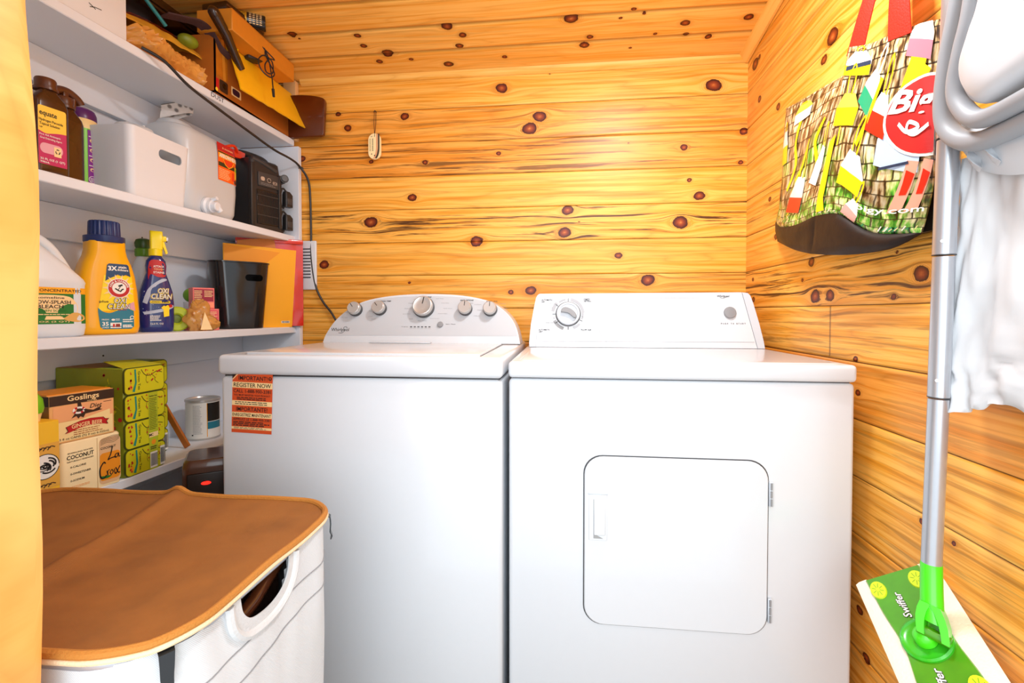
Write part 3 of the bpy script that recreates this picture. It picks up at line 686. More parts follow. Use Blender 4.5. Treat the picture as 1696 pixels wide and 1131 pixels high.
# raised grip hump at the left and a raised rim seam
b.loft([supell(w, d, z, 2.6, 28, -.062) for z, w, d in profile([(.255, .10, .10), (.270, .096, .09), (.284, .082, .07), (.290, .05, .04)])], JUGM)
b.build('jug_body', t, sharp=60)
b = M(); ax = (0, -1, -.1)
b.lathe([(.026, 0), (.026, .008), (.020, .012), (.020, .022)], WPL, (-.035, -.083, .034), 28, ax)
b.lathe([(.014, .02), (.014, .036), (.012, .038)], WPL, (-.035, -.083, .034), 24, ax); b.cyl((-.035, -.108, .040), (-.018, -.116, .018), .0105, WPL, .009)
b.tube([(-.035, -.101, .052), (-.035, -.118, .056)], .006, WPL); b.build('spigot', t)
RHAND = mat('red_orange_handle', '#ee3a12', .3, coat=.3)
b = M(); b.loft([[(x, y * .5 - .035, z) for x, y, z in rg] for rg in [[(.072, -.02, .243), (.072, .02, .243), (.076, .02, .258), (.076, -.02, .258)], [(.10, -.035, .238), (.10, .035, .238), (.104, .035, .264), (.104, -.035, .264)], [(.165, -.035, .246), (.165, .035, .246), (.165, .035, .272), (.165, -.035, .272)], [(.195, -.028, .262), (.195, .028, .262), (.197, .028, .274), (.197, -.028, .274)]]], RHAND)
b.tube(cr([(.09, -.054, .262), (.12, -.062, .274), (.150, -.054, .262)], 4), .005, RHAND); b.build('handle', t)
b = M(); OR2 = mat('orange_label', '#ff6a14', .45); AMB = mat('amber_label', '#ffb21a', .45); GRB = mat('dark_olive_print', '#3b3a14', .5)
def js(u, v, off=0):
    w, d, r = .25, .17, .045; x = u; k = w / 2 - r
    y = -d / 2 if abs(x) < k else -d / 2 + r - math.sqrt(max(r * r - (abs(x) - k) ** 2, 0)); 
    lean = max(0, v - .215) * .12
    return Vector((x, y + lean - off - .0006, v))
rect(b, js, .012, .108, .130, .252, OR2, .0005, 12, 3); rect(b, js, .012, .108, .226, .252, RED, .0008, 12); rect(b, js, .014, .106, .176, .224, GRB, .0008, 12)
lay(b, js, [(.035, .195), (.060, .222), (.085, .195), (.085, .19), (.060, .177), (.035, .19)], RHAND, .0012, 1); stroke(b, js, [(.035, .20), (.045, .185), (.060, .178), (.075, .185), (.085, .20)], .003, AMB, .0015)
rect(b, js, .014, .106, .203, .219, AMB, .0014, 12)
text(b, js, 'ARROWHEAD', .060, .211, WHT, .0018, w=.086, h=.013, bold=.03); text(b, js, '& mountain', .06, .238, CRM, .0011, w=.05, h=.006)
bars(b, js, .016, .070, .135, .170, 7, CRM, .0011, .4, 8); rect(b, js, .076, .087, .140, .168, RHAND, .0011, 3); rect(b, js, .0885, .107, .150, .190, YLB, .0016, 3); lay(b, js, circ2(.098, .18, .006, 12), GRN, .002); barcode(b, js, .085, .107, .131, .147, .0012)
b.build('label', t)

# --- patterned paper sleeve
PAT = bpy.data.materials.new('grey_patterned_paper'); PAT.use_nodes = True
nt = PAT.node_tree; vo = nt.nodes.new('ShaderNodeTexVoronoi'); vo.inputs['Scale'].default_value = 60; tc = nt.nodes.new('ShaderNodeTexCoord'); nt.links.new(tc.outputs['Object'], vo.inputs['Vector'])
rr_ = ramp(nt, [(0, '#4a4a4a'), (.35, '#777777'), (.5, '#c9c9c9'), (1, '#d8d8d8')], vo.outputs['Distance']); nt.links.new(rr_.outputs[0], nt.nodes['Principled BSDF'].inputs['Base Color'])
b = M(); pts = []
for i in range(15):
    a = i / 14; u = a * .13; x = -.05 + .095 * math.sin(min(a, .62) / .62 * pi / 2) if a < .62 else .045 - (a - .62) * .16; y = -.02 + (.05 * max(0, a - .45)); z = .045 * math.sin(a * pi) + .012
    pts.append([(x, y, z - .006), (x + .004, y, z + .036 - .01 * a)])
t = thing('paper_sleeve', 'curled grey patterned paper strip lying on top of the water jug', 'paper strip', (-1.225, 1.395, S2 + .29), 62)
b.grid(pts, PAT, .0012, (0, -1, .2)); b.tube([Vector(p[1]) for p in pts], .0009, DGREY); b.build('paper', t); bpy.data.objects[t.name].location.z = S2 + .2865

# --- portable power station
t = thing('power_station', 'black portable power station with a tube handle and hanging plugs', 'power station', (-1.160, 1.672, S2), 72)
b = M(); b.loft([rrect(.150, .165, .018, z, 5) for z in (.0, .004)] + [rrect(.128, .150, .016, z, 5) for z in (.022, .215)] + [rrect(.120, .142, .014, .250, 5), rrect(.112, .130, .012, .256, 5)], BLACK)
b.box(-.066, -.050, -.081, -.070, .012, .235, BLACK, .004); b.box(.048, .062, -.081, -.070, .012, .215, BLACK, .004)
b.build('housing', t)
b = M(); b.box(-.036, .050, -.0790, -.0745, .158, .208, DGREY, .002); s = plane((0, -.0791, 0), (1, 0, 0), (0, 0, 1))
stroke(b, s, circ2(.008, .184, .0075, 16), .0018, SILV, .0004); lay(b, s, rr2(-.026, -.010, .178, .192, .005), SILV, .0004); stroke(b, s, rr2(.024, .042, .174, .183, .004), .0016, SILV, .0004); rect(b, s, .026, .031, .177, .180, SILV, .0006); rect(b, s, .035, .040, .177, .180, SILV, .0006)
bars(b, s, -.026, .042, .162, .172, 2, MGREY, .0005, .3, 2); b.build('control_panel', t)
b = M(); b.box(-.040, .048, -.0772, -.0745, .020, .145, BLACKG, .002)
for k in range(19): b.box(-.037 + k * .0045, -.0352 + k * .0045, -.0785, -.0768, .024, .141, BLACK)
for k in (0, 1, 2): b.box(-.039, .047, -.0792, -.0768, .052 + k * .036, .0545 + k * .036, DGREY)
b.build('grille', t)
b = M(); b.tube(cr([(-.050, .02, .250), (-.052, .015, .276), (-.030, .01, .284), (.030, .01, .284), (.062, .01, .276), (.072, .005, .250), (.072, 0, .215)], 5), .0115, BLACK, 14)
b.tube(cr([(-.052, -.066, .252), (-.01, -.07, .243), (.045, -.07, .225)], 4), .008, DGREY, 10); b.lathe([(.014, 0), (.014, .012)], BLACK, (.072, 0, .206), 16); b.build('handle', t)
b = M(); b.cyl((.068, -.088, .205), (.100, -.02, .210), .015, BLACK); b.lathe([(.010, 0), (.0105, .002)], DGREY, (.067, -.090, .205), 16, (-.42, -.9, 0)); b.build('cable_socket', t)
for z0 in (.10, .012):
    b = M(); b.loft([rrect(.034, .024, .006, z, 4, .094, -.072) for z in (z0 + .004, z0 + .050)] + [rrect(.022, .018, .005, z0 + .062, 4, .090, -.072)], BLACK); b.box(.082, .106, -.0865, -.083, z0 + .012, z0 + .036, DGREY, .002); pl_ = b.build('plug', t)
    b = M(); b.tube(cr([(.090, -.072, z0 + .060), (.074, -.070, z0 + .072), (.066, -.066, z0 + .045), (.068, -.064, z0 + .012), (.085, -.062, z0 + .0)], 5), .0036, BLACK, 8); b.build('cord', t)

# --- bleach bottle
BLW = mat('white_bottle_plastic', '#e2e8ee', .3, vary=.02)
t = thing('bleach_bottle', 'white bleach jug with a green and yellow label beside the door jamb', 'bottle', (-1.185, .955, S3), 76)
b = M(); b.loft([rrect(w, d, .03, z, 6, cx) for z, w, d, cx in ((0, .13, .095, 0), (.004, .142, .105, 0), (.02, .146, .110, 0), (.118, .146, .110, 0), (.125, .148, .112, 0), (.133, .144, .108, -.001), (.165, .112, .098, -.014), (.20, .075, .075, -.030), (.228, .045, .048, -.042), (.236, .034, .036, -.044), (.244, .034, .036, -.044))], BLW); b.build('bottle_body', t, sharp=50)
b = M(); b.tube(cr([(-.030, 0, .226), (-.008, 0, .226), (.018, 0, .208), (.040, 0, .176), (.057, 0, .142), (.062, 0, .118)], 5), [.010] * 3 + [.0115] * 18 + [.013] * 5, BLW, 12); b.build('handle', t)
b = M(); b.lathe([(.021, .242), (.021, .268), (.0195, .270)], DGREY, (-.044, 0, 0), 28); b.build('cap', t)
f = front(lambda v: .146, lambda v: .110, 5); b = M(); GRD = mat('dark_green_print', '#1f7a2b', .5)
rect(b, f, -.066, .066, .030, .110, GRD, .0005, 14); rect(b, f, -.066, .066, .098, .112, AMB, .0008, 14)
lay(b, f, [(-.064, .040)] + cr2([(-.064, .094), (.02, .094), (.042, .080), (.047, .062), (.040, .040)], 4), CRM, .0009, 1)
text(b, f, 'CONCENTRATED', .012, .105, INK, .0011, w=.085, h=.006); text(b, f, 'homeline', -.004, .089, INK, .0012, w=.05, h=.005, bold=.01); text(b, f, 'LOW-SPLASH', .000, .079, INK, .0012, w=.066, h=.008, bold=.015); text(b, f, 'BLEACH', -.004, .069, INK, .0012, w=.046, h=.008, bold=.015); text(b, f, 'LINEN SCENT', .0, .060, GRD, .0012, w=.05, h=.005)
lay(b, f, rr2(-.03, .036, .048, .055, .003), GRD, .0012, 1); bars(b, f, -.026, .032, .0495, .0535, 1, CRM, .0016)
lay(b, f, crc([(.02, .040), (.045, .034), (.062, .040), (.058, .050), (.040, .056), (.026, .048)], 3), mat('sandy_print', '#e3b25e', .5), .0014, 1); text(b, f, '64 OZ (2 QT)', -.005, .035, CRM, .0010, w=.07, h=.0042)
b.build('label', t)

# --- orange laundry detergent
DET = mat('orange_yellow_bottle', '#ffb700', .28, coat=.2, vary=.02); NAVY = mat('navy_plastic', '#1c2f66', .35, vary=.05)
t = thing('detergent_bottle', 'orange laundry detergent bottle with a ribbed navy cap on the third shelf', 'bottle', (-1.178, 1.108, S3), 66)
wz = interp([(0, .118), (.004, .130), (.02, .136), (.06, .135), (.11, .128), (.150, .118), (.178, .104), (.200, .086), (.214, .080), (.236, .078)])
dz = interp([(0, .068), (.004, .080), (.02, .086), (.06, .086), (.11, .084), (.150, .080), (.178, .076), (.200, .072), (.214, .070), (.236, .070)])
b = M(); zs = [0, .002, .004, .01, .02, .04, .06, .085, .11, .13, .150, .165, .178, .19, .200, .207, .214, .225, .236]
b.loft([supell(wz(z), dz(z), z, 3.2, 56) for z in zs], DET); b.build('bottle_body', t, sharp=60)
b = M(); b.lathe([(.041, .234), (.042, .236), (.042, .250), (.034, .252)], NAVY, n=44)
rings = []
for z, rr0 in ((.250, .0325), (.286, .031), (.289, .029)): rings.append([((rr0 + (.0009 if k % 4 < 2 else -.0009)) * math.cos(2 * pi * k / 88), (rr0 + (.0009 if k % 4 < 2 else -.0009)) * math.sin(2 * pi * k / 88), z) for k in range(88)])
b.loft(rings, NAVY); b.build('cap', t)
f = front(wz, dz, 3.2); b = M(); TEAL = mat('teal_print', '#2a7f96', .45); YEL = mat('bright_yellow_print', '#ffe01a', .45); DBL = mat('deep_blue_print', '#14456e', .5)
lay(b, f, [(-.030, .060), (-.022, .110), (-.016, .150), (.044, .150), (.046, .110), (.048, .060)], YEL, .0005, 3)
for k in range(14): a = 2 * pi * k / 14; lay(b, f, [(.014 + .022 * math.cos(a - .16), .118 + .022 * math.sin(a - .16)), (.014 + .036 * math.cos(a), .118 + .036 * math.sin(a)), (.014 + .022 * math.cos(a + .16), .118 + .022 * math.sin(a + .16))], CRM, .0012)
lay(b, f, [(-.014, .135)] + [(-.009, .176), (-.005, .180), (.034, .180), (.038, .176), (.041, .148), (.030, .153), (.020, .149), (.012, .153), (.004, .147), (-.004, .143)], DBL, .0010, 2)
lay(b, f, [(-.030, .058)] + cr2([(-.030, .068), (-.020, .058), (-.005, .055), (.012, .062), (.030, .066), (.046, .060)], 4) + [(.046, .020), (.040, .014), (-.020, .014), (-.026, .020)], TEAL, .0010, 3)
lay(b, f, [(.022, .066), (.034, .078), (.047, .084), (.050, .060), (.036, .066)], PINKL, .0009, 2)
text(b, f, '3X', .002, .168, WHT, .0015, w=.019, h=.012, bold=.04); text(b, f, 'stain', .023, .172, WHT, .0015, w=.018, h=.006, bold=.03); text(b, f, 'fighters', .024, .164, WHT, .0015, w=.024, h=.007, bold=.03)
cx, cz = .014, .118
lay(b, f, circ2(cx, cz, .0245, 32), WHT, .0014, 2); lay(b, f, circ2(cx, cz, .0228, 32), RED, .0018, 2); lay(b, f, circ2(cx, cz, .0150, 28), WHT, .0022, 2)
text(b, f, 'ARM & HAMMER', cx, cz + .0188, WHT, .0024, w=.056, h=.0048, bold=.02, arc=.0188)
stroke(b, f, [(cx - .009, cz - .001), (cx - .002, cz - .006), (cx + .002, cz - .0085), (cx + .006, cz - .003), (cx + .009, cz - .002)], .0032, INK, .0026); stroke(b, f, [(cx - .003, cz - .005), (cx + .004, cz + .007)], .0014, INK, .0026); stroke(b, f, [(cx - .002, cz + .005), (cx + .007, cz + .0085)], .004, INK, .0026)
text(b, f, 'plus', -.018, .083, INK, .0015, w=.018, h=.007); 
text(b, f, 'OXI', .016, .0865, INK, .0014, w=.028, h=.0155, bold=.05, shear=.15); text(b, f, 'CLEAN', .013, .0715, INK, .0014, w=.050, h=.0155, bold=.05, shear=.15)
text(b, f, 'OXI', .016, .0865, WHT, .0024, w=.0265, h=.0135, bold=.0, shear=.15); text(b, f, 'CLEAN', .013, .0715, WHT, .0024, w=.0475, h=.0135, bold=.0, shear=.15)
text(b, f, 'stain fighters', .012, .0625, RED, .0016, w=.034, h=.0038)
text(b, f, '35', -.016, .0275, WHT, .0015, w=.013, h=.010, bold=.02); text(b, f, 'LOADS', -.016, .0185, WHT, .0015, w=.014, h=.004, bold=.02); text(b, f, 'FRESH', -.016, .038, WHT, .0015, w=.014, h=.0035)
lay(b, f, circ2(0, .0375, .004, 12, .0025), WHT, .0015); bars(b, f, .005, .014, .035, .041, 2, WHT, .0015, .4, 3)
rect(b, f, -.006, .017, .0165, .030, WHT, .0014, 4); rect(b, f, -.001, .003, .019, .027, RED, .0018); rect(b, f, .005, .014, .019, .027, mat('maroon_print', '#8b3326', .5), .0018)
bars(b, f, .020, .043, .030, .040, 2, WHT, .0015, .5, 5); bars(b, f, .020, .044, .017, .025, 2, WHT, .0015, .8, 6); stroke(b, f, circ2(.041, .043, .0042, 12), .0018, WHT, .0015)
b.build('label', t)['label'] = 'yellow label with red round emblem and teal band'

# --- green topped spray bottle standing behind
t = thing('green_capped_bottle', 'cloudy white bottle with a dark green cap behind the detergent bottle', 'bottle', (-1.248, 1.296, S3), 50)
b = M(); b.loft([supell(w, d, z, 2.6, 36) for z, w, d in profile([(0, .060, .05), (.006, .068, .056), (.06, .070, .058), (.12, .066, .056), (.16, .060, .052), (.20, .050, .046), (.218, .036, .036), (.225, .030, .030)])], HAZE); b.build('bottle_body', t)
GC = mat('dark_green_plastic', '#2f4f10', .35, vary=.25); b = M(); b.lathe([(.0205, .222), (.022, .225), (.022, .243), (.019, .246)], mat('mid_green_plastic', '#5b8b17', .35), n=28); b.lathe([(.018, .244), (.0215, .252), (.0225, .262), (.019, .272), (.010, .276)], GC, n=28, sy=.8); b.build('cap', t)

# --- blue stain remover spray
OXB = mat('blue_spray_bottle', '#14246e', .18, coat=.4, vary=.1, bscale=10); YPL = mat('yellow_trigger', '#ffe414', .3)
t = thing('stain_spray_bottle', 'navy blue stain remover spray bottle with a yellow trigger head', 'spray bottle', (-1.178, 1.262, S3), 50)
wz = interp([(0, .072), (.004, .080), (.03, .084), (.08, .084), (.115, .078), (.145, .062), (.170, .047), (.19, .050), (.205, .046), (.213, .034), (.220, .026)])
dz = interp([(0, .046), (.004, .052), (.03, .055), (.08, .055), (.115, .052), (.145, .044), (.170, .038), (.19, .038), (.205, .036), (.213, .032), (.220, .026)])
b = M(); b.loft([supell(wz(z), dz(z), z, 2.8, 48, ) for z in (0, .002, .004, .015, .03, .055, .08, .10, .115, .13, .145, .158, .170, .18, .19, .198, .205, .213, .220)], OXB); b.build('bottle_body', t, sharp=60)
b = M(); b.lathe([(.015, .219), (.0165, .220), (.0165, .238), (.0145, .240)], YPL, n=28)
b.loft([[(x, y * k, z) for x, y in rr2(-.013, .0165, -.013, .013, .004, 3)] for z, k in ((.238, 1), (.262, .95), (.284, .8), (.291, .5))], YPL)
b.box(.012, .026, -.008, .008, .262, .278, YPL, .003); b.box(.024, .030, -.006, .006, .265, .275, WPL, .001); 
b.loft([[(x, y, z) for x, y, z in r_] for r_ in ([(.012, -.006, .262), (.020, -.006, .262), (.020, .006, .262), (.012, .006, .262)], [(.018, -.006, .245), (.024, -.006, .247), (.024, .006, .247), (.018, .006, .245)], [(.024, -.005, .226), (.029, -.005, .229), (.029, .005, .229), (.024, .005, .226)])], YPL); b.build('trigger_head', t)
f = front(wz, dz, 2.8); b = M()
cl = mat('pale_splash_print', '#b8c4d8', .5)
lay(b, f, crc([(-.020, .150), (-.017, .200), (0, .207), (.018, .200), (.022, .178), (.020, .160), (.002, .158), (-.014, .166)], 3), RED, .0006, 2); text(b, f, 'ATTACK', .005, .188, WHT, .0014, w=.026, h=.006, bold=.02); text(b, f, 'TOUGH', .005, .180, CRM, .0014, w=.024, h=.005); text(b, f, 'STAINS', .005, .171, WHT, .0014, w=.026, h=.006, bold=.02)
lay(b, f, cr2([(-.034, .085), (-.02, .125), (.010, .152), (.024, .150), (.0, .135), (-.014, .110), (-.024, .08)], 4), cl, .0006, 2)
lay(b, f, cr2([(-.034, .058), (-.01, .062), (.020, .070), (.036, .078), (.037, .070), (.010, .058), (-.03, .050)], 4), cl, .0006, 2)
rnd = random.Random(2)
for _ in range(40):
    x, z = rnd.uniform(-.034, .02), rnd.uniform(.045, .13); lay(b, f, circ2(x, z, rnd.uniform(.0004, .0012), 6), cl, .0008)
lay(b, f, crc([(-.012, .125), (.008, .132), (.030, .126), (.034, .105), (.030, .088), (-.010, .088), (-.016, .10)], 3), OXB, .0010, 2)
text(b, f, 'OXI', .014, .118, YEL, .0014, w=.028, h=.0165, bold=.08, shear=.15); text(b, f, 'CLEAN', .010, .102, YEL, .0014, w=.052, h=.0165, bold=.08, shear=.15)
text(b, f, 'OXI', .014, .118, INK, .0020, w=.026, h=.0145, bold=.045, shear=.15); text(b, f, 'CLEAN', .010, .102, INK, .0020, w=.0495, h=.0145, bold=.045, shear=.15)
text(b, f, 'OXI', .014, .118, WHT, .0026, w=.025, h=.0135, bold=.01, shear=.15); text(b, f, 'CLEAN', .010, .102, WHT, .0026, w=.048, h=.0135, bold=.01, shear=.15)
lay(b, f, rr2(-.018, .030, .082, .090, .003, 3), YEL, .0014, 1); text(b, f, 'LAUNDRY & MORE', .006, .086, INK, .0018, w=.044, h=.0045, bold=.01)
lay(b, f, [(.008, .070), (.014, .076), (.018, .074), (.024, .078), (.030, .072), (.027, .066), (.027, .046), (.014, .043), (.013, .064)], YEL, .0014, 1)
lay(b, f, circ2(.031, .075, .005, 8), RED, .0018)
bars(b, f, -.018, .008, .032, .048, 4, WHT, .0010, .5, 11); text(b, f, '16.0 FL OZ', -.002, .024, WHT, .0010, w=.03, h=.0045)
b.build('label', t)

# --- crumpled bag, lime disc, two pink cartons
def lump(m, rx, ry, rz_, seed, amp=.18, n=28, f1=14.0, zbase=0.0, flat=.0):
    b = M(); rings = []
    for i in range(n + 1):
        phi = pi * i / n - pi / 2; ring = []
        for j in range(n * 2):
            a = pi * j / n; p = Vector((math.cos(phi) * math.cos(a), math.cos(phi) * math.sin(a), math.sin(phi)))
            q = Vector((p.x * rx, p.y * ry, p.z * rz_)); nn = mnoise.noise(q * f1 + Vector((seed, seed * 2.3, 0))) + .5 * abs(mnoise.noise(q * f1 * 2.7 + Vector((0, seed, 1)))) * 1.6
            k = 1 + amp * nn; v = q * k; z = max(v.z, -rz_ * (1 - flat)); ring.append((v.x, v.y, z + rz_ * (1 - flat) + zbase))
        rings.append(ring)
    b.loft(rings, m); return b
AMBAG = mat('amber_cellophane', '#f2b65c', .15, coat=.6, trans=.45, vary=.12, bscale=18)
t = thing('snack_pouch', 'crumpled amber cellophane pouch beside the blue spray bottle', 'pouch', (-1.115, 1.345, S3), 50)
b = lump(AMBAG, .043, .022, .046, 3.1, .55, 30, 24, flat=.1); b.v = [(x * (1 - .25 * z / .08) + .008, y, z * (1.15 - .35 * (x + .04) / .08)) for x, y, z in b.v]; b.build('pouch_film', t, sharp=25)
b = M(); b.loft([[(.0, -.030, .004), (.030, -.034, .004), (.012, -.026, .058)], [(.0, -.028, .004), (.030, -.032, .004), (.012, -.024, .058)]], CRM); b.build('folded_flap', t)
t = thing('lime_disc', 'lime green plastic ring beside the blue spray bottle', 'ring', (-1.165, 1.318, S3), 50)
b = M(); LIM = mat('lime_plastic', '#b9c81e', .35, vary=.1)
b.lathe([(.018, 0), (.034, .0), (.037, .004), (.037, .010), (.033, .014), (.018, .014), (.013, .010), (.013, .004)], LIM, (0, 0, .037), 36, (0, -1, .0), cap0=False, cap1=False)
b.lathe([(.0125, .003), (.014, .003), (.014, .006), (.0005, .008)], mat('olive_plastic', '#6b7d12', .4), (0, 0, .037), 24, (0, -1, 0)); b.build('ring_body', t)
PK = mat('pink_carton', '#f07a74', .45, vary=.05); PKD = mat('crimson_print', '#9a1638', .5); 
def carton(label, loc, rz, w, d, h, side):
    t = thing('pink_carton', label, 'carton', loc, rz, None); b = M(); b.box(-w / 2, w / 2, -d / 2, d / 2, 0, h, PK, .0008, 1)
    s = plane((0, -d / 2, 0), (1, 0, 0), (0, 0, 1)); rect(b, s, -w / 2 + .003, w / 2 - .003, h * .35, h * .93, PKD if side else mat('rose_print', '#e05560', .5), .0004)
    bars(b, s, -w * .44, -w * .06, h * .40, h * .88, 6, CRM, .0009, .45, 3); bars(b, s, w * .02, w * .44, h * .55, h * .88, 5, CRM, .0009, .45, 4); rect(b, s, -w * .46, w * .46, h * .05, h * .3, mat('salmon_print', '#ff9d78', .5), .0005)
    b.build('carton_box', t)
carton('pink product carton lying on the shelf under another pink carton', (-1.150, 1.400, S3), 52, .088, .046, .068, False)
carton('smaller crimson and pink carton on top of the pink carton', (-1.155, 1.408, S3 + .0685), 56, .060, .042, .066, True)
t = thing('green_ball', 'small green ball resting behind the crimson and pink carton', 'ball', (-1.205, 1.425, S3), 0)
b = M(); b.loft([supell(.04, .04, .002, 2), supell(.045, .045, .09, 2)], BLW); b.build('cup', t); b = M(); b.lathe([(.023 * math.cos(a) + .0001, .023 * math.sin(a)) for a in [(-pi / 2 + pi * k / 14) for k in range(15)]], mat('leaf_green', '#6aa51e', .4), (0, 0, .112), 24); b.build('ball', t)

# --- black bin, envelope, red bag
bin_('wastepaper_bin', 'glossy black plastic bin with an oval handle slot on the third shelf', 'bin', (-1.138, 1.560, S3), 47, .186, .116, .152, .092, .232, BLACKG, (.010, .066, .165, .188), .045, True)
OREN = mat('golden_paper', '#ffb000', .5, bump=.05, vary=.02); 
b = M(); W2 = .125
t = thing('golden_folder', 'large golden yellow paper folder leaning behind the black bin', 'folder', (-1.128, 1.672, S3), 50)
b.loft([[(-W2, y, 0), (W2 - .018, y, 0), (W2, y, .298), (-W2, y, .304)] for y in (-.004, .004)], OREN); b.build('folder_body', t)
b = M(); b.loft([[(-W2 + .002, -.0045, .300), (W2 - .06, -.0045, .285), (.02, -.0045, .245), (-W2 + .002, -.0045, .200)], [(-W2 + .002, -.0056, .300), (W2 - .06, -.0056, .285), (.02, -.0056, .245), (-W2 + .002, -.0056, .200)]], mat('deep_golden_paper', '#f59a00', .5)); b.build('flap', t)
b = M(); s = plane((0, -.0042, 0), (1, 0, 0), (0, 0, 1)); barcode(b, s, .068, .098, .016, .024, .0003); bars(b, s, .066, .10, .026, .040, 3, AMB, .0004, .4, 9); b.build('barcode', t)
REDF = mat('red_foil', '#d8260c', .25, coat=.4, vary=.15, bscale=12)
t = thing('red_foil_bag', 'shiny red bag standing behind the golden folder', 'bag', (-1.120, 1.715, S3), 36)
b = M(); g = []
for i in range(17):
    u = -.115 + .23 * i / 16; g.append([(u, -.006 * math.cos(u * 12) + .004 * mnoise.noise(Vector((u * 30, j * .5, 0))), .004 + .334 * j / 16 + (.002 * mnoise.noise(Vector((u * 40, 3, 0))) if j == 16 else 0)) for j in range(17)])
b.grid(g, REDF, .010, (0, -1, 0)); b.box(-.115, .115, -.0125, .004, .322, .339, REDF, .002); b.build('bag_body', t, sharp=25)
t = thing('brown_envelope', 'amber brown envelope corner poking up between the folder and the red bag', 'envelope', (-1.132, 1.679, S3), 44)
b = M(); b.loft([[(x, -.002, z) for x, z in ((-.06, 0), (.09, 0), (.045, .330), (.02, .338), (-.08, .320))], [(x, .002, z) for x, z in ((-.06, 0), (.09, 0), (.045, .330), (.02, .338), (-.08, .320))]], mat('amber_brown_paper', '#c8741a', .5, vary=.06)); b.build('envelope_sheet', t)

# --- drinks cartons on the bottom shelf
GOSB = mat('ginger_tan', '#f3b873', .5, vary=.03); GCR = mat('ginger_cream', '#ffe2a0', .5); BRK = mat('dark_brown_print', '#3a2415', .5)
LCR = mat('pale_cream_carton', '#ffe9b8', .5, vary=.02); LCO = mat('orange_can_print', '#f2971f', .5)
t = thing('sparkling_water_carton', 'cream coconut sparkling water carton beneath the ginger beer carton', 'carton', (-1.150, 1.003, S4), 82)
b = M(); b.loft([rrect(.128, .105, .012, z, 5) for z in (0, .120)] + [rrect(.122, .100, .010, .124, 5)], LCR)
b.build('carton_box', t); b = M(); s = plane((0, -.0526, 0), (1, 0, 0), (0, 0, 1))
sl = plane((-.0642, 0, 0), (0, -1, 0), (0, 0, 1)); rect(b, sl, -.03, .040, .015, .105, mat('tan_brown_print', '#c28b52', .5), .0005)
rect(b, s, .0085, .0095, .0, .12, mat('tan_line', '#c9a46a', .5), .0004)
text(b, s, 'SPARKLING WATER', -.026, .099, INK, .0006, w=.052, h=.0032); text(b, s, 'COCONUT', -.026, .0895, INK, .0006, w=.055, h=.0095, bold=.02); text(b, s, 'NATURALLY ESSENCED', -.026, .080, INK, .0006, w=.054, h=.0032)
for k, tx in enumerate(('0-CALORIE', '0-SWEETENER', '0-SODIUM')): text(b, s, tx, -.047, .067 - k * .0155, INK, .0006, w=.032 + .010 * (k == 1) - .004 * (k == 2), h=.0045, align='l', bold=.01)
bars(b, s, -.045, -.006, .018, .024, 2, LCO, .0006, .3, 4)
lay(b, s, rr2(.013, .061, .006, .116, .010, 4), mat('pink_beige_print', '#e9bf90', .5), .0005); lay(b, s, rr2(.014, .060, .014, .080, .008, 4), LCO, .0008)
for k in range(5): stroke(b, s, cr2([(.016, .100 + k * .003), (.03, .104 + k * .003), (.045, .102 + k * .004), (.058, .108 + k * .002)], 4), .0008, BRK, .0009)
text(b, s, 'COCONUT', .033, .092, INK, .0011, w=.034, h=.0055, bold=.02)
def script(pts, w=.0024, sc_=1, ox=0, oz=0): stroke(b, s, cr2([(ox + x * sc_, oz + z * sc_) for x, z in pts], 5), w, INK, .0013)
script([(0, .030), (-.004, .012), (-.010, .0), (-.004, .002), (.008, .003)], .0026, 1, .042, .062); script([(.014, .010), (.009, .008), (.008, .001), (.013, .002), (.016, .010), (.017, .001), (.020, .002)], .0022, 1, .040, .062)
script([(.012, .036), (.008, .040), (.0, .026), (.001, .006), (.008, .002), (.014, .008)], .003, 1, .014, .018); script([(0, .012), (.002, .0), (.002, .010), (.006, .013)], .002, 1, .029, .024); script([(.004, .012), (0, .006), (.003, .0), (.007, .006), (.004, .012)], .002, 1, .036, .024); script([(0, .012), (.001, .0), (.004, .002)], .002, 1, .046, .024); script([(0, .014), (.006, .0), (.010, .001)], .0024, 1, .049, .024); script([(.010, .016), (.0, -.002)], .0024, 1, .049, .024)
lay(b, s, cr2([(.016, .026), (.028, .024), (.040, .022), (.030, .018), (.018, .020)], 3), GRD, .0012)
b.build('printing', t)
t = thing('ginger_beer_carton', 'tan and black ginger beer carton stacked on the coconut water carton', 'carton', (-1.156, .992, S4 + .1245), 80)
b = M(); b.box(-.068, .062, -.055, .055, 0, .108, GOSB, .0015, 1); b.box(-.067, .061, -.045, .053, .108, .1095, LCO)
b.build('carton_box', t); b = M(); s = plane((0, -.0552, 0), (1, 0, 0), (0, 0, 1)); sl = plane((-.0682, 0, 0), (0, -1, 0), (0, 0, 1))
rect(b, s, -.068, .062, .085, .107, BRK, .0004); rect(b, sl, -.05, .054, .085, .107, BRK, .0004); rect(b, sl, -.05, .054, 0, .084, mat('olive_brown_print', '#a1772c', .5), .0004)
rect(b, s, -.062, .058, .048, .0835, mat('salmon_tan_print', '#f7b27a', .5), .0004); rect(b, s, -.062, .058, .004, .047, GCR, .0004); lay(b, s, [(-.004, .006), (.052, .006), (.052, .060), (-.004, .048)], GCR, .0006)
text(b, s, 'Goslings', -.003, .096, CRM, .0008, w=.064, h=.016, bold=.02); text(b, s, 'SINCE 1806', .014, .0870, CRM, .0009, w=.02, h=.0026)
text(b, s, 'Diet', .022, .074, INK, .0010, w=.026, h=.010, shear=.3); bars(b, s, .038, .056, .078, .081, 1, BRK, .0010)
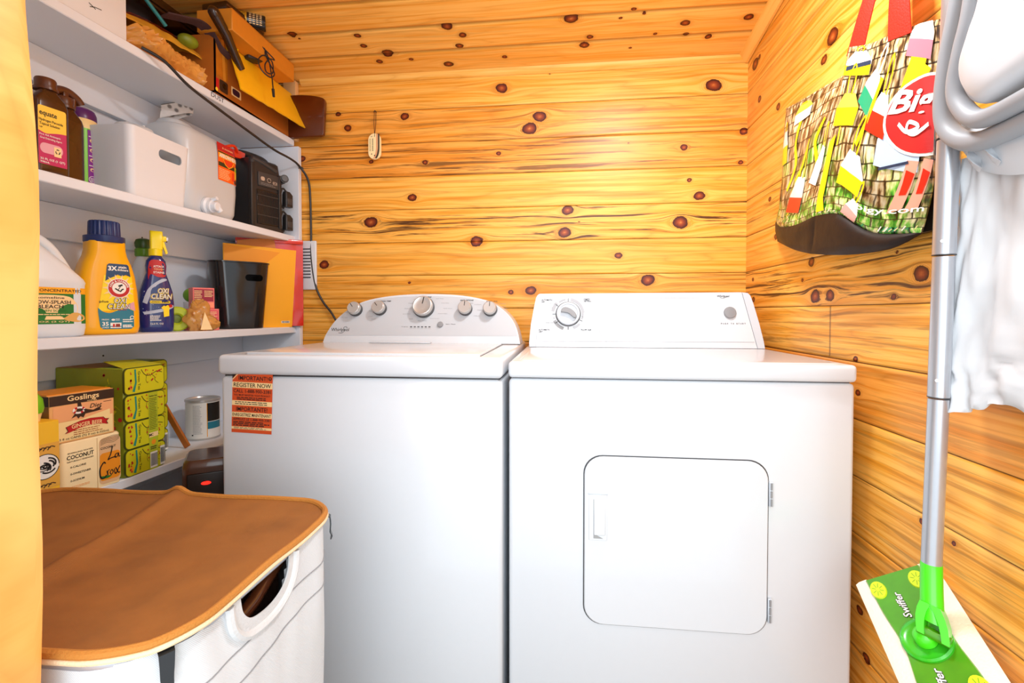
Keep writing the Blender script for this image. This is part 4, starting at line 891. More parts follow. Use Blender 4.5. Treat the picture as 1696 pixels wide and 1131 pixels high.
lay(b, s, [(-.016, .088), (-.012, .092), (-.009, .086), (-.006, .072), (.006, .067), (.016, .064), (.024, .067), (.034, .070), (.030, .064), (.036, .062), (.024, .060), (.012, .059), (.000, .058), (-.004, .050), (-.010, .054), (-.014, .049), (-.018, .056), (-.028, .052), (-.022, .060), (-.017, .070), (-.015, .080)], BRK, .0011)
stroke(b, s, circ2(-.013, .0685, .0105, 18, .006), .0045, WHT, .0014); 
for a in (20, 110, 200, 290): stroke(b, s, circ2(-.013, .0685, .0105, 3, .006, a, a + 30), .0045, RED, .0017)
rib = [(-.040, .020), (-.034, .0245), (-.038, .034), (-.030, .037), (-.010, .0435), (.010, .0455), (.036, .043), (.040, .038), (.048, .037), (.043, .031), (.046, .024), (.038, .027), (.010, .030), (-.012, .028), (-.030, .022)]
lay(b, s, [(x * 1.04, z + .0003) for x, z in rib], BRK, .0010); lay(b, s, rib, RED, .0013); text(b, s, 'GINGER BEER', .0035, .0348, CRM, .0016, w=.063, h=.0095, bold=.015, arc=.25)
bars(b, s, -.024, .036, .012, .026, 3, mat('rust_print', '#a1521c', .5), .0010, .35, 12); text(b, s, '12 fl oz CANS (72 fl oz) 6-355mL', -.002, .008, BRK, .0010, w=.104, h=.006)
b.build('printing', t)
# the green tea carton
GT1 = mat('yellow_green_print', '#d5cf1c', .45, vary=.06, bscale=14); GT2 = mat('olive_green_print', '#8f9a1e', .45, vary=.2, bscale=20); GTE = mat('dark_olive_print2', '#4b5210', .5); CARD = mat('raw_cardboard', '#a9752f', .6, vary=.1)
def tea(label, loc, rz, open_, d=.195):
    t = thing('green_tea_carton', label, 'carton', loc, rz); b = M(); w, h = .120, .276
    b.box(-w / 2 + .002, w / 2 - .002, -d / 2 + .004, d / 2, 0, h, GT2, .002, 1)
    for k in range(4):
        z0 = k * .069; P_ = rr2(-w / 2, w / 2, z0 + .0005, z0 + .0685, .012, 5)
        b.loft([[(x, -d / 2 + .004, z) for x, z in P_], [(x, -d / 2, z) for x, z in P_]], GTE); P2 = rr2(-w / 2 + .002, w / 2 - .002, z0 + .0025, z0 + .0665, .011, 5); b.loft([[(x, -d / 2, z) for x, z in P2], [(x, -d / 2 - .0006, z) for x, z in P2]], GT1)
    b.build('carton_box', t)
    if open_:
        b = M(); b.box(-w / 2 + .004, w / 2 - .004, -.02, d / 2 - .004, h - .002, h + .0006, CARD)
        b.loft([[(-w / 2 + .002, -d / 2 + .006, h), (w / 2 - .002, -d / 2 + .006, h), (w / 2 - .004, -.01, h + .010), (-w / 2 + .02, -.02, h + .014)], [(-w / 2 + .002, -d / 2 + .006, h + .001), (w / 2 - .002, -d / 2 + .006, h + .001), (w / 2 - .004, -.01, h + .011), (-w / 2 + .02, -.02, h + .015)]], GT1); b.build('top_flap', t)
    b = M(); s = plane((0, -d / 2 - .0007, 0), (1, 0, 0), (0, 0, 1)); rnd = random.Random(6)
    BLO = mat('blossom_red', '#c0262a', .5); TQ = mat('teal_band', '#2c8f7b', .5)
    for k in range(4):
        z0 = k * .069
        lay(b, s, [(-.038, z0 + .008), (-.030, z0 + .030), (-.032, z0 + .064), (-.027, z0 + .064), (-.025, z0 + .030), (-.031, z0 + .006)], TQ, .0003)
        text(b, s, 'Green Tea', -.018, z0 + .034, GTE, .0004, w=.048, h=.007, rot=-90)
        stroke(b, s, cr2([(-.012, z0 + .062), (-.004, z0 + .050), (.006, z0 + .044), (.020, z0 + .046), (.034, z0 + .052), (.052, z0 + .048)], 4), .0016, INK, .0004); stroke(b, s, cr2([(.018, z0 + .046), (.028, z0 + .038), (.030, z0 + .028), (.040, z0 + .020)], 4), .0011, INK, .0004); stroke(b, s, cr2([(.004, z0 + .045), (.002, z0 + .032), (.006, z0 + .024)], 4), .0009, INK, .0004)
        for _ in range(20): x = rnd.uniform(.0, .053); z = z0 + .046 + rnd.uniform(-.020, .016); lay(b, s, circ2(x, z, rnd.uniform(.0012, .0026), 6), BLO, .0006)
        for _ in range(10): lay(b, s, circ2(-.045 + rnd.uniform(-.006, .005), z0 + rnd.uniform(.012, .060), rnd.uniform(.0015, .003), 6), BLO, .0006)
        lay(b, s, crc([(-.047, z0 + .018), (-.040, z0 + .012), (-.038, z0 + .020), (-.043, z0 + .026)], 2), LCO, .0005)
    rect(b, s, .008, .036, .0, .205, mat('lime_panel', '#b9c22a', .5), .0008); text(b, s, 'Nutrition Facts', .022, .195, INK, .0010, w=.024, h=.0045, bold=.02); bars(b, s, .010, .034, .105, .190, 20, GTE, .0010, .4, 3)
    rect(b, s, .008, .036, .086, .098, CRM, .0010); text(b, s, 'M', .0115, .092, INK, .0012, h=.007, bold=.03); text(b, s, 'C', .018, .092, INK, .0012, h=.007, bold=.03)
    lay(b, s, circ2(.022, .072, .007, 12), LCO, .0010); bars(b, s, .012, .032, .052, .062, 2, INK, .0010, .6, 8)
    barcode(b, s, .011, .033, .004, .046, .0010, 4); barcode(b, s, .042, .057, .004, .055, .0010, 5)
    sl = plane((-w / 2 + .0018, 0, 0), (0, -1, 0), (0, 0, 1))
    for _ in range(26): lay(b, sl, crc([(x_ + rnd.uniform(-.012, .012), z_ + rnd.uniform(-.015, .015)) for x_, z_ in [(rnd.uniform(.0, .08), rnd.uniform(.03, .25))] * 4], 2), rnd.choice((GTE, GT1, GT2)), .0004)
    for _ in range(14): lay(b, sl, circ2(rnd.uniform(.03, .085), rnd.uniform(.02, .26), rnd.uniform(.003, .006), 8), BLO, .0008)
    b.build('printing', t); return t
tea('yellow-green tea carton with an open top flap, right of the stacked cartons', (-1.188, 1.130, S4), 90, True)
tea('second green tea carton, mostly hidden behind the first', (-1.2425, 1.2525, S4), 90, False, .100)
# yellow carton by the jamb, with a green-topped can on it
YC = mat('golden_yellow_carton', '#ffc62a', .5, vary=.1, bscale=14)
t = thing('golden_carton', 'golden yellow carton with a round black and white picture, beside the door jamb', 'carton', (-1.135, .868, S4), 84)
b = M(); b.box(-.052, .045, -.05, .05, 0, .186, YC, .0015, 1); b.build('carton_box', t)
b = M(); s = plane((0, -.0503, 0), (1, 0, 0), (0, 0, 1)); rect(b, s, -.050, .044, .045, .140, mat('warm_gold_print', '#eab044', .5), .0003)
lay(b, s, circ2(.017, .092, .026, 28), WHT, .0006); rnd = random.Random(4); stroke(b, s, circ2(.017, .092, .026, 28), .0016, INK, .0008)
for k in range(16):
    a = rnd.uniform(0, 360); r0 = rnd.uniform(.004, .018); stroke(b, s, circ2(.017 + .4 * r0 * math.cos(a), .092 + .4 * r0 * math.sin(a), r0, 7, r0 * .8, a, a + 110), rnd.uniform(.0015, .0035), INK, .0010)
for zc in (.130, .052):
    for k in range(5): stroke(b, s, cr2([(-.01 + k * .008, zc - .004), (-.004 + k * .008, zc + .003), (.004 + k * .008, zc)], 3), .002, BRK, .0008)
b.build('printing', t)
t = thing('green_lidded_cup', 'small cup with a bright green rounded lid on the golden carton', 'cup', (-1.120, .874, S4 + .1862), 0)
b = M(); b.lathe([(.022, 0), (.026, .02)], CREAM, n=24); b.build('cup_body', t); b = M(); b.lathe([(.027, .018), (.029, .028), (.027, .046), (.018, .060), (.004, .064)], mat('bright_green_lid', '#7cc81e', .35), n=28); b.build('lid', t)
# paint can and wooden stick
t = thing('paint_can', 'small white-labelled metal paint can near the washing machine', 'can', (-1.200, 1.462, S4), 40)
b = M(); b.lathe([(.049, 0), (.0505, .001), (.0505, .004), (.049, .005), (.049, .006)], SILV, n=44); b.lathe([(.0490, .005), (.0490, .122)], mat('white_paper_label', '#f1efe9', .5), n=44, cap0=False, cap1=False); b.lathe([(.049, .122), (.0512, .124), (.0512, .130), (.049, .132), (.046, .131), (.044, .127), (.010, .126)], SILV, n=44, cap0=False); b.build('can_body', t)
b = M(); s = cylsurf((0, 0), .0492); bars(b, s, -.030, -.002, .020, .115, 22, LG, .0003, .35, 2); rect(b, s, .010, .012, .01, .12, AMB, .0003); rect(b, s, .012, .06, .06, .12, INK, .0003, 10); rect(b, s, .012, .06, .035, .058, TEAL, .0004, 10); rect(b, s, -.034, -.029, .016, .020, INK, .0003); b.build('label', t)
b = M(); b.tube([(-1.238, 1.335, S4 + .0095), (-1.178, 1.342, S4 + .135)], [.006, .006], mat('orange_brown_wood', '#b5651d', .5, vary=.15), 8)
t = thing('wooden_stick', 'short orange-brown wooden stick leaning between tea carton and paint can', 'stick', (-1.2, 1.335, S4), 0)
b = M(); b.box(-.009, .009, -.004, .004, 0, .150, mat('orange_brown_wood', '#b5651d', .5, vary=.15), .001, 1, Matrix.Translation((.052, .0, .0045)) @ Matrix.Rotation(R(-32), 4, 'Y')); b.v = [(x, y, z) for x, y, z in b.v]; b.build('stick', t)
# dark cabinet on the floor, between shelves and washer
t = thing('wooden_speaker', 'dark brown wooden cabinet with a glowing red light, left of the washing machine', 'speaker', (-.955, 1.200, 0), 36)
DKW = mat('dark_walnut', '#4a2408', .3, coat=.4, vary=.45, bscale=9)
b = M(); b.loft([rrect(.135, .14, .02, z, 5) for z in (0, .616)] + [rrect(.130, .135, .02, .630, 5), rrect(.118, .122, .02, .638, 5)], DKW); b.build('cabinet', t)
b = M(); b.box(-.056, .056, -.0745, -.069, .46, .606, mat('near_black_brown', '#1e0d03', .4), .004); b.build('front_panel', t)
b = M(); b.loft([[(.0 + x * .011 - .014, -.0758, .580 + z * .0045) for x, z in circ2(0, 0, 1, 16)], [(.0 + x * .009 - .014, -.078, .580 + z * .003) for x, z in circ2(0, 0, 1, 16)]], mat('red_lamp', '#ff2a1a', .3, emit=('#ff1a10', 2.5))); b.build('indicator_light', t)['label'] = 'glowing red light'

# ================================================================ top shelf clutter
CB = mat('brown_cardboard', '#b5661a', .6, vary=.08, bump=.1, bscale=40); CBO = mat('orange_cardboard', '#d98a22', .55, vary=.06); CBY = mat('yellow_cardboard', '#ffc40f', .5, vary=.04)
t = thing('white_box', 'large white box at the near end of the top shelf', 'box', (-1.19, .965, S1), 88)
b = M(); b.box(-.142, .142, -.085, .085, 0, .205, mat('white_carton', '#e6e8ec', .5), .003, 2); b.build('box_body', t)
b = M(); s = plane((0, -.0852, 0), (1, 0, 0), (0, 0, 1)); stroke(b, s, [(.048, .042), (.064, .036)], .002, INK, .0003); stroke(b, s, [(.050, .034), (.062, .040), (.078, .043)], .0016, INK, .0003); b.build('scribble', t)
t = thing('cardboard_sheet', 'thin brown cardboard sheet under the crumpled bag on the top shelf', 'cardboard', (-1.165, 1.235, S1), 88)
b = M(); b.box(-.125, .12, -.072, .08, 0.0004, .006, CB, .001, 1); b.build('sheet', t)
BAGM = mat('brown_plastic_film', '#dd9c48', .22, coat=.6, vary=.3, bscale=16)
t = thing('crumpled_bag', 'crumpled shiny brown plastic bag on the top shelf edge', 'bag', (-1.150, 1.255, S1 + .006), 88)
b = M(); rings = []
for i in range(91):
    u = i / 90; x = -.145 + .31 * u; ring = []
    hh = .040 + .026 * math.sin(u * pi) ** .6 + .006 * math.sin(u * 9); dd = .058 + .016 * math.sin(u * 7); e = min(1, 6 * u + .25, 6 * (1 - u) + .25)
    for j in range(80):
        a = 2 * pi * j / 80; y = dd * math.cos(a) * e; z = hh * (math.sin(a) + 1) * .62 * (e * .5 + .5)
        q = Vector((x * 10 + math.sin(a) * 1.6, math.cos(a) * 1.3 + math.sin(a) * 2.6, math.sin(a) * .8 + x * 6)); k = abs(mnoise.noise(q * 1.5)) * 1.3 + .5 * abs(mnoise.noise(q * 3.6)); k2 = mnoise.noise(q * 1.2 + Vector((4, 2, 1)))
        ring.append((x + .012 * k2, y * (1.08 - .34 * k), max(.0, z * (1.08 - .32 * k))))
    rings.append(ring)
b.loft(rings, BAGM); b.build('bag_film', t, sharp=50)
t = thing('printed_bag', 'colourful food packet with orange lettering lying on the crumpled bag', 'packet', (-1.185, 1.275, S1 + .100), 80)
b = M(); PKT = mat('golden_foil', '#d9a02e', .3, coat=.4, vary=.35, bscale=18); g = []
for i in range(25):
    row = []
    for j in range(13):
        x = -.13 + .27 * i / 24; y = -.055 + .11 * j / 12; edge = math.sin(pi * i / 24) ** .4 * math.sin(pi * j / 12) ** .4
        row.append((x, y, .004 + .034 * edge + .006 * mnoise.noise(Vector((x * 45, y * 45, 2)))))
    g.append(row)
b.grid(g, PKT, .004, (0, 0, 1)); b.build('packet_film', t, sharp=25)
b = M(); fz = lambda x, y: .0065 + .034 * (max(0, math.sin(pi * (x + .13) / .27)) ** .4) * (max(0, math.sin(pi * (y + .055) / .11)) ** .4)
sp = lambda u, v, off=0: Vector((u, v, fz(u, v) + .004 + off))
rect(b, sp, -.09, .055, -.044, -.006, mat('orange_red_print', '#e8621a', .4), 0, 10, 4); text(b, sp, 'Tortillas', -.02, -.025, AMB, .001, w=.11, h=.018, bold=.02)
lay(b, sp, [(.02, -.05), (.08, -.048), (.095, -.038), (.06, -.034)], mat('dark_teal_print', '#2d5c63', .4), .001, 2); b.build('label', t)
MAUVE = mat('mauve_brown_cloth', '#4e3231', .9, bump=.3, bscale=160, vary=.15)
t = thing('cloth_strap', 'mauve-brown cloth strap draped over the packet on the top shelf', 'strap', (-1.10, 1.355, S1 + .155), 80)
b = M(); cl_ = cr([(-.10, .02, .016), (-.06, .0, .024), (-.02, -.01, .034), (.012, -.012, .028), (.022, -.022, .004), (.040, -.028, -.020), (.075, -.03, -.026)], 5)
b.grid([[p + Vector((0, -.016, 0.004)), p + Vector((0, -.006, .001)), p + Vector((0, .006, .001)), p + Vector((0, .016, -.002))] for p in cl_], MAUVE, .004, (0, 0, 1)); b.build('strap_cloth', t)
t = thing('green_fruit_packet', 'small green and yellow round packet beside the cloth strap', 'packet', (-1.120, 1.325, S1 + .112), 80)
b = M(); b = lump(mat('mottled_green', '#7b8a1c', .4, vary=.5, bscale=25), .03, .024, .018, 6.2, .1, 16); b.build('packet_body', t)
t = thing('turquoise_rod', 'thin turquoise rod slanting out from behind the white box', 'rod', (-1.14, 1.20, S1 + .19), 0)
b = M(); b.tube([(-.02, -.09, .060), (.0, .0, -.012), (.012, .055, -.056)], .0052, mat('turquoise_plastic', '#167f86', .35), 10); b.build('rod_body', t)
DKB = mat('dark_brown_gloss', '#2c1404', .25, coat=.4, vary=.3, bscale=6)
t = thing('dark_tray', 'dark brown tray lying far back on the top shelf under the ceiling', 'tray', (-1.215, 1.37, 1.893), 88)
b = M(); b.box(-.17, .13, -.05, .07, .0, .040, DKB, .004, 2); b.box(-.16, .12, -.056, -.048, .010, .016, DKB, .001); b.build('tray_body', t)
t = thing('dark_case', 'dark brown hard case tucked under the ceiling behind the orange cardboard box', 'case', (-1.055, 1.475, 1.9465), 84)
b = M(); b.box(-.105, .055, -.040, .050, .0, .026, DKB, .004, 2); b.box(-.104, .054, -.0415, -.039, .011, .015, mat('brown_edge_trim', '#5d3313', .3), .0005, 1); b.build('case_body', t)
t = thing('cardboard_box', 'open brown cardboard box with a yellow flap on the top shelf', 'box', (-1.175, 1.575, S1), 90)
b = M(); bx0, bx1, by0, by1, H_ = -.205, .205, -.106, .105, .176; T_ = .004
b.box(bx0, bx1, by0, by0 + T_, 0.0, H_, CB); b.box(bx0, bx1, by1 - T_, by1, 0, H_, CB); b.box(bx0, bx0 + T_, by0, by1, 0, H_, CB); b.box(bx1 - T_, bx1, by0, by1, 0, H_, CB); b.box(bx0, bx1, by0, by1, 0, T_, CB)
o = b.build('box_body', t); 
b = M(); b.v = []; P4 = [(-.148, by0 - .002, H_), (.203, by0 - .002, H_ + .001), (.205, by0 - .070, .036), (-.180, by0 - .068, .016)]
def quadgrid(P, n, m_, wob=.0):
    return [[tuple(Vector(P[0]).lerp(Vector(P[1]), i / n).lerp(Vector(P[3]).lerp(Vector(P[2]), i / n), j / m_) + Vector((0, wob * mnoise.noise(Vector((i * .7, j * .7, 3))), wob * mnoise.noise(Vector((i * .9, j * .5, 8)))))) for j in range(m_ + 1)] for i in range(n + 1)]
b.grid(quadgrid(P4, 14, 6, .003), CBY, .004, (0, -.9, .4)); b.build('front_flap', t)['label'] = 'yellow cardboard flap hanging over the front'
b = M(); s = plane((0, by0 - .0004, 0), (1, 0, 0), (0, 0, 1)); TAPE = mat('glossy_packing_tape', '#c9771d', .15, coat=.6, vary=.2)
rect(b, s, -.200, -.150, .055, .175, TAPE, .0003); stroke(b, s, [(-.165, .05), (-.172, .175)], .012, CBO, .0006)
lay(b, s, rr2(-.187, -.150, .012, .048, .006, 4), BRK, .0004); rect(b, s, -.203, -.190, .010, .045, RED, .0007); lay(b, s, circ2(-.166, .032, .009, 12), DKB, .0008); lay(b, s, circ2(-.200, .010, .006, 10), YLB, .001)
lay(b, s, rr2(-.135, -.088, .022, .050, .003, 3), CRM, .0005); lay(b, s, crc([(-.127, .028), (-.128, .044), (-.110, .046), (-.096, .043), (-.097, .028), (-.112, .026)], 3), mat('dark_plum_print', '#3a1836', .5), .0009); b.build('tape_and_sticker', t)
t = thing('orange_cardboard_box', 'long shallow orange cardboard box resting across the open cardboard box', 'box', (-1.13, 1.525, 1.8775), 90)
b = M(); b.box(-.165, .168, -.127, -.010, .0, .066, CBO, .002, 1); b.build('box_body', t); b = M(); s = plane((0, -.1272, 0), (1, 0, 0), (0, 0, 1)); stroke(b, s, [(-.1645, .062), (.167, .062)], .0012, CB, .0003); b.build('lid_seam', t)
t = thing('printed_cylinder', 'black cylinder with a gold printed label on top of the orange cardboard box', 'cylinder', (-1.035, 1.440, 1.9436), 0)
b = M(); ax = Vector((.86, .50, 0)); p0 = Vector((-.03, -.0, .0245)); b.lathe([(.022, 0), (.0240, .002), (.0240, .018)], BLACKG, p0, 32, ax); b.lathe([(.0242, .018), (.0242, .045)], mat('gold_print_label', '#d9a827', .3, metal=.3), p0, 32, ax, cap0=False, cap1=False); b.lathe([(.0240, .045), (.0240, .095), (.022, .0985)], BLACKG, p0, 32, ax); b.build('cylinder_body', t)
b = M(); u_ = ax.cross(Vector((0, 0, 1)))
def cs(u, v, off=0): a = v / .0242; return p0 + ax * u + (u_ * math.cos(a) + Vector((0, 0, 1)) * math.sin(a)) * (.0243 + off)
for k in range(7): 
    for q_ in range(4): rect(b, cs, .052 + q_ * .010, .059 + q_ * .010, -.018 + k * .006, -.0155 + k * .006, CRM, .0002)
for k in range(6): rect(b, cs, .021, .042, -.016 + k * .006, -.0145 + k * .006, BRK, .0002)
b.build('label', t)
t = thing('hand_tool', 'thick dark brown hand tool leaning out of the open cardboard box', 'tool', (-1.03, 1.36, 1.87), 0)
b = M(); b.tube([(-.004, .080, -.070), (-.003, .050, -.040), (-.001, .010, .000), (.0, -.034, .030), (.0, -.046, .038), (.0, -.052, .042), (.0, -.056, .045)], [.0125, .013, .0145, .0165, .0155, .011, .004], DKB, 14)
b.build('grip', t)
for k, (lab, dx, dy, tl) in enumerate((('yellow knobbed stick standing in the open box, leaning left', -1.062, 1.420, -.018), ('yellow knobbed stick standing in the open box, leaning right', -1.062, 1.452, .016))):
    t = thing('yellow_stick', lab, 'stick', (dx, dy, 1.845), 0, 'yellow knobbed sticks in the cardboard box')
    b = M(); tip = Vector((.0, tl, .048)); b.tube([(0, 0, 0), tip], .0036, YPL, 8); b.lathe([(.0045 * math.cos(a) + 1e-5, .0055 * math.sin(a)) for a in [(-pi / 2 + pi * q / 8) for q in range(9)]], YPL, tip, 10); b.build('stick_body', t)
t = thing('power_adapter', 'black adapter with looped cord hanging over the yellow cardboard flap', 'adapter', (-1.045, 1.545, 1.868), 65)
b = M(); b.box(-.045, .05, -.022, .022, .008, .034, BLACK, .004, 2, Matrix.Rotation(R(-12), 4, 'Y')); b.build('adapter_body', t)
b = M(); lp = [(-.01, -.03, .085), (-.008, -.045, .04), (-.002, -.055, .005), (.02, -.06, -.035), (.0, -.066, -.058), (-.028, -.064, -.045), (-.034, -.058, -.012), (-.012, -.056, .012), (.012, -.060, .0), (.010, -.066, -.040), (-.012, -.066, -.046), (-.014, -.062, -.020), (.004, -.060, .006), (.022, -.056, .014), (-.03, -.052, .045), (-.05, -.046, .062), (-.03, -.044, .07), (.0, -.052, .02), (.006, -.066, -.05), (.002, -.078, -.085), (.0, -.084, -.106)]
b.tube(cr(lp, 5), .0021, BLACK, 7); b.build('cord', t); b = M(); b.cyl((.0, -.083, -.102), (-.001, -.088, -.128), .0048, BLACK, .0040); b.build('cord_plug', t)
t = thing('brown_board', 'dark brown board with rounded corners standing at the far end of the top shelf', 'board', (-1.05, 1.768, S1), 0)
b = M(); bo = [(-.10, .0), (-.10, .15)] + cr2([(-.10, .15), (.0, .162), (.07, .158), (.11, .150)], 4)[1:] + cr2([(.11, .150), (.126, .143), (.1305, .130)], 3)[1:] + [(.124, .02)] + cr2([(.124, .02), (.121, .006), (.108, .0)], 3)[1:]
b.loft([[(x * sc_ , y, z * sc_ + .0005) for x, z in bo] for y, sc_ in ((-.008, .985), (-.007, 1), (.007, 1), (.008, .985))], mat('chocolate_board', '#5a2506', .3, coat=.4, vary=.25, bscale=7)); b.build('board_panel', t)
t = thing('pine_block', 'pale pine block standing behind the brown board at the back wall', 'block', (-1.075, 1.795, S1), 0)
b = M(); b.box(-.030, .022, -.0105, .0125, 0, .232, mat('pale_pine', '#f7c98a', .5, vary=.05), .0015, 1); b.build('block', t)

# cable down from the top shelf, over the panel edge and behind the washer
t = thing('black_cable', 'long black cable running along the top shelf and down the back wall', 'cable', (-1.04, 1.75, 1.60), 0)
pth = [(-1.085, 1.13, 1.7035), (-1.062, 1.175, 1.690), (-1.056, 1.25, 1.660), (-1.052, 1.36, 1.642), (-1.046, 1.50, 1.622), (-1.040, 1.62, 1.606), (-1.036, 1.72, 1.604), (-1.035, 1.778, 1.594), (-1.012, 1.800, 1.545), (-1.005, 1.802, 1.47), (-1.003, 1.802, 1.35), (-1.001, 1.800, 1.24), (-.985, 1.800, 1.13), (-.955, 1.800, 1.065), (-.915, 1.798, 1.015), (-.88, 1.79, .95), (-.86, 1.77, .85)]
pth[7] = (-1.036, 1.780, 1.594)
b = M(); b.tube(cr(pth, 6), .0042, BLACK, 8); b.build('cable_cord', t, True)
b = M(); b.tube([(-1.043, 1.7845, 1.588), (-1.033, 1.786, 1.594), (-1.024, 1.79, 1.588)], .0016, DGREY, 6); b.build('cable_clip', t, True)

# white vent plate
t = thing('wall_vent', 'white plastic wall vent with dark slots beside the shelf panel', 'vent', (-1.02, 1.8085, 1.21), 0)
b = M(); b.box(-1.041, -.981, 1.797, 1.8085, 1.112, 1.306, mat('vent_white', '#dfe6ee', .4), .004, 3); b.build('cover', t, True)
b = M()
for k in range(10): b.box(-1.0405, -1.003, 1.7962, 1.7975, 1.158 + k * .0125, 1.1635 + k * .0125, mat('slot_grey', '#4f565e', .5), .0004, 1)
b.build('slots', t, True)
# tag thermometer hanging from a nail
t = thing('thermometer_tag', 'small cream oval hanging tag with printed scale on a dark string', 'tag', (-.7335, 1.8, 1.67), 0)
b = M(); tg = []
for z, s_ in ((0, 1),): pass
def stad(w, h, n=10): return rr2(-w / 2, w / 2, -h / 2, h / 2, w / 2 - .0001, n)
b.loft([[(x * k, y, z * k) for x, z in stad(.050, .100)] for y, k in ((.003, .97), (.0, 1), (-.006, 1), (-.008, .97))], mat('cream_tag', '#ffe9b0', .45)); b.build('tag_plate', t); t.location = (-.7335, 1.795, 1.664)
b = M(); s = plane((0, -.0081, 0), (1, 0, 0), (0, 0, 1))
def band(o1, o2, m, off):
    A = [(x * .5 + .0 + o1, z) for x, z in ((.02, .048), (.02, .0), (.018, -.016), (.010, -.034), (-.004, -.046))]; B_ = [(x * .5 + o2, z) for x, z in ((.02, .046), (.02, -.004), (.018, -.020), (.010, -.036), (-.004, -.048))]
    lay(b, s, cr2(A, 3) + list(reversed(cr2(B_, 3))), m, off)
band(-.003, .003, mat('peach_band', '#e9a878', .5), .0002); band(.004, .011, mat('taupe_band', '#4a3a2c', .5), .0002)
for k in range(9): rect(b, s, -.019, -.015, .026 - k * .0055, .028 - k * .0055, INK, .0003); rect(b, s, -.009, -.004, .026 - k * .0055, .0285 - k * .0055, INK, .0003)
text(b, s, 'AIR', -.011, .037, INK, .0003, h=.0035); lay(b, s, circ2(-.011, -.030, .0022, 8), INK, .0003); lay(b, s, circ2(.001, -.036, .0026, 8), INK, .0003); b.build('printing', t)
b = M(); STR = mat('brown_string', '#3b2012', .8); b.tube([(0, -.004, .0405), (-.003, -.003, .09), (-.0035, .004, .137)], .0011, STR, 6); b.tube([(.001, -.0085, .036), (.0045, -.003, .09), (.0025, .004, .137)], .0011, STR, 6); b.tube([(-.0055, .001, .133), (0, -.003, .139), (.0055, .001, .135)], .0014, STR, 6); b.cyl((0, -.004, .138), (0, .014, .138), .0015, DGREY, n=8); b.build('string', t)

# ================================================================ laundry hamper
HF = bpy.data.materials.new('white_canvas'); HF.use_nodes = True; nt = HF.node_tree; bs = nt.nodes['Principled BSDF']; tc = nt.nodes.new('ShaderNodeTexCoord')
wv = nt.nodes.new('ShaderNodeTexWave'); wv.inputs['Scale'].default_value = 260; wv.bands_direction = 'DIAGONAL'; wv.inputs['Distortion'].default_value = .5; nt.links.new(tc.outputs['Object'], wv.inputs['Vector'])
bp = nt.nodes.new('ShaderNodeBump'); bp.inputs['Strength'].default_value = .25; bp.inputs['Distance'].default_value = .001; nt.links.new(wv.outputs['Fac'], bp.inputs['Height']); nt.links.new(bp.outputs['Normal'], bs.inputs['Normal'])
bs.inputs['Base Color'].default_value = lin('#d2d4d6'); bs.inputs['Roughness'].default_value = .85
HB = bpy.data.materials.new('brown_twill'); HB.use_nodes = True; nt = HB.node_tree; bs = nt.nodes['Principled BSDF']; tc = nt.nodes.new('ShaderNodeTexCoord')
wv = nt.nodes.new('ShaderNodeTexWave'); wv.inputs['Scale'].default_value = 170; wv.inputs['Distortion'].default_value = 1.2; wv.inputs['Detail'].default_value = 1; nt.links.new(tc.outputs['Object'], wv.inputs['Vector'])
nz = nt.nodes.new('ShaderNodeTexNoise'); nz.inputs['Scale'].default_value = 14; nz.inputs['Detail'].default_value = 5; nt.links.new(tc.outputs['Object'], nz.inputs['Vector'])
r1 = ramp(nt, [(0, '#87501a'), (1, '#aa6c2a')], wv.outputs['Fac']); r2 = ramp(nt, [(.25, '#c8c8c8'), (.6, '#ffffff')], nz.outputs['Fac']); nt.links.new(mixc(nt, .6, r1.outputs[0], r2.outputs[0], 'MULTIPLY'), bs.inputs['Base Color'])
bp = nt.nodes.new('ShaderNodeBump'); bp.inputs['Strength'].default_value = .35; bp.inputs['Distance'].default_value = .0012; nt.links.new(wv.outputs['Fac'], bp.inputs['Height']); nt.links.new(bp.outputs['Normal'], bs.inputs['Normal']); bs.inputs['Roughness'].default_value = .8
TRIM = mat('brown_webbing', '#b8782c', .8, bump=.4, bscale=400, vary=.1); TRIMW = mat('pale_webbing', '#e8cfa8', .85, bump=.3, bscale=400)
hm = thing('laundry_hamper', 'white canvas laundry hamper with a brown fabric lid, below the shelves', 'hamper', (-.72, .62, 0), 0)
HX0, HX1, HY0, HY1, HZ = -1.035, -.412, .428, .825, .662
def hring(z, g=0.0, r=.085, n=14):
    base = rrect(HX1 - HX0 + 2 * g, HY1 - HY0 + 2 * g, r, z, n, (HX0 + HX1) / 2, (HY0 + HY1) / 2); out = []
    for i in range(len(base)):      # split the straight runs finely
        a, c = Vector(base[i]), Vector(base[(i + 1) % len(base)]); k = max(1, int((c - a).length / .006))
        for j in range(k): out.append(a.lerp(c, j / k))
    return out
zs = [0, .05, .12, .20, .28, .36, .42, .47, .51, .545, .57] + [.578 + .004 * q for q in range(21)]
b = M(); rings = []
for z in zs:
    rg = hring(z, 0); o_ = []
    for p in rg:
        q = Vector((p.x, p.y, 0)); cxy = Vector(((HX0 + HX1) / 2, (HY0 + HY1) / 2, 0)); d = (q - cxy).normalized()
        wr = .010 * mnoise.noise(Vector((p.x * 7, p.y * 7, z * 3))) + .004 * mnoise.noise(Vector((p.x * 22, p.y * 22, z * 9)))
        k = (1 - z / HZ); o_.append((p.x + d.x * (wr + .010 * math.sin(pi * z / HZ) * 1), p.y + d.y * wr * .6, z))
    rings.append(o_)
b.loft(rings, HF, True, False)
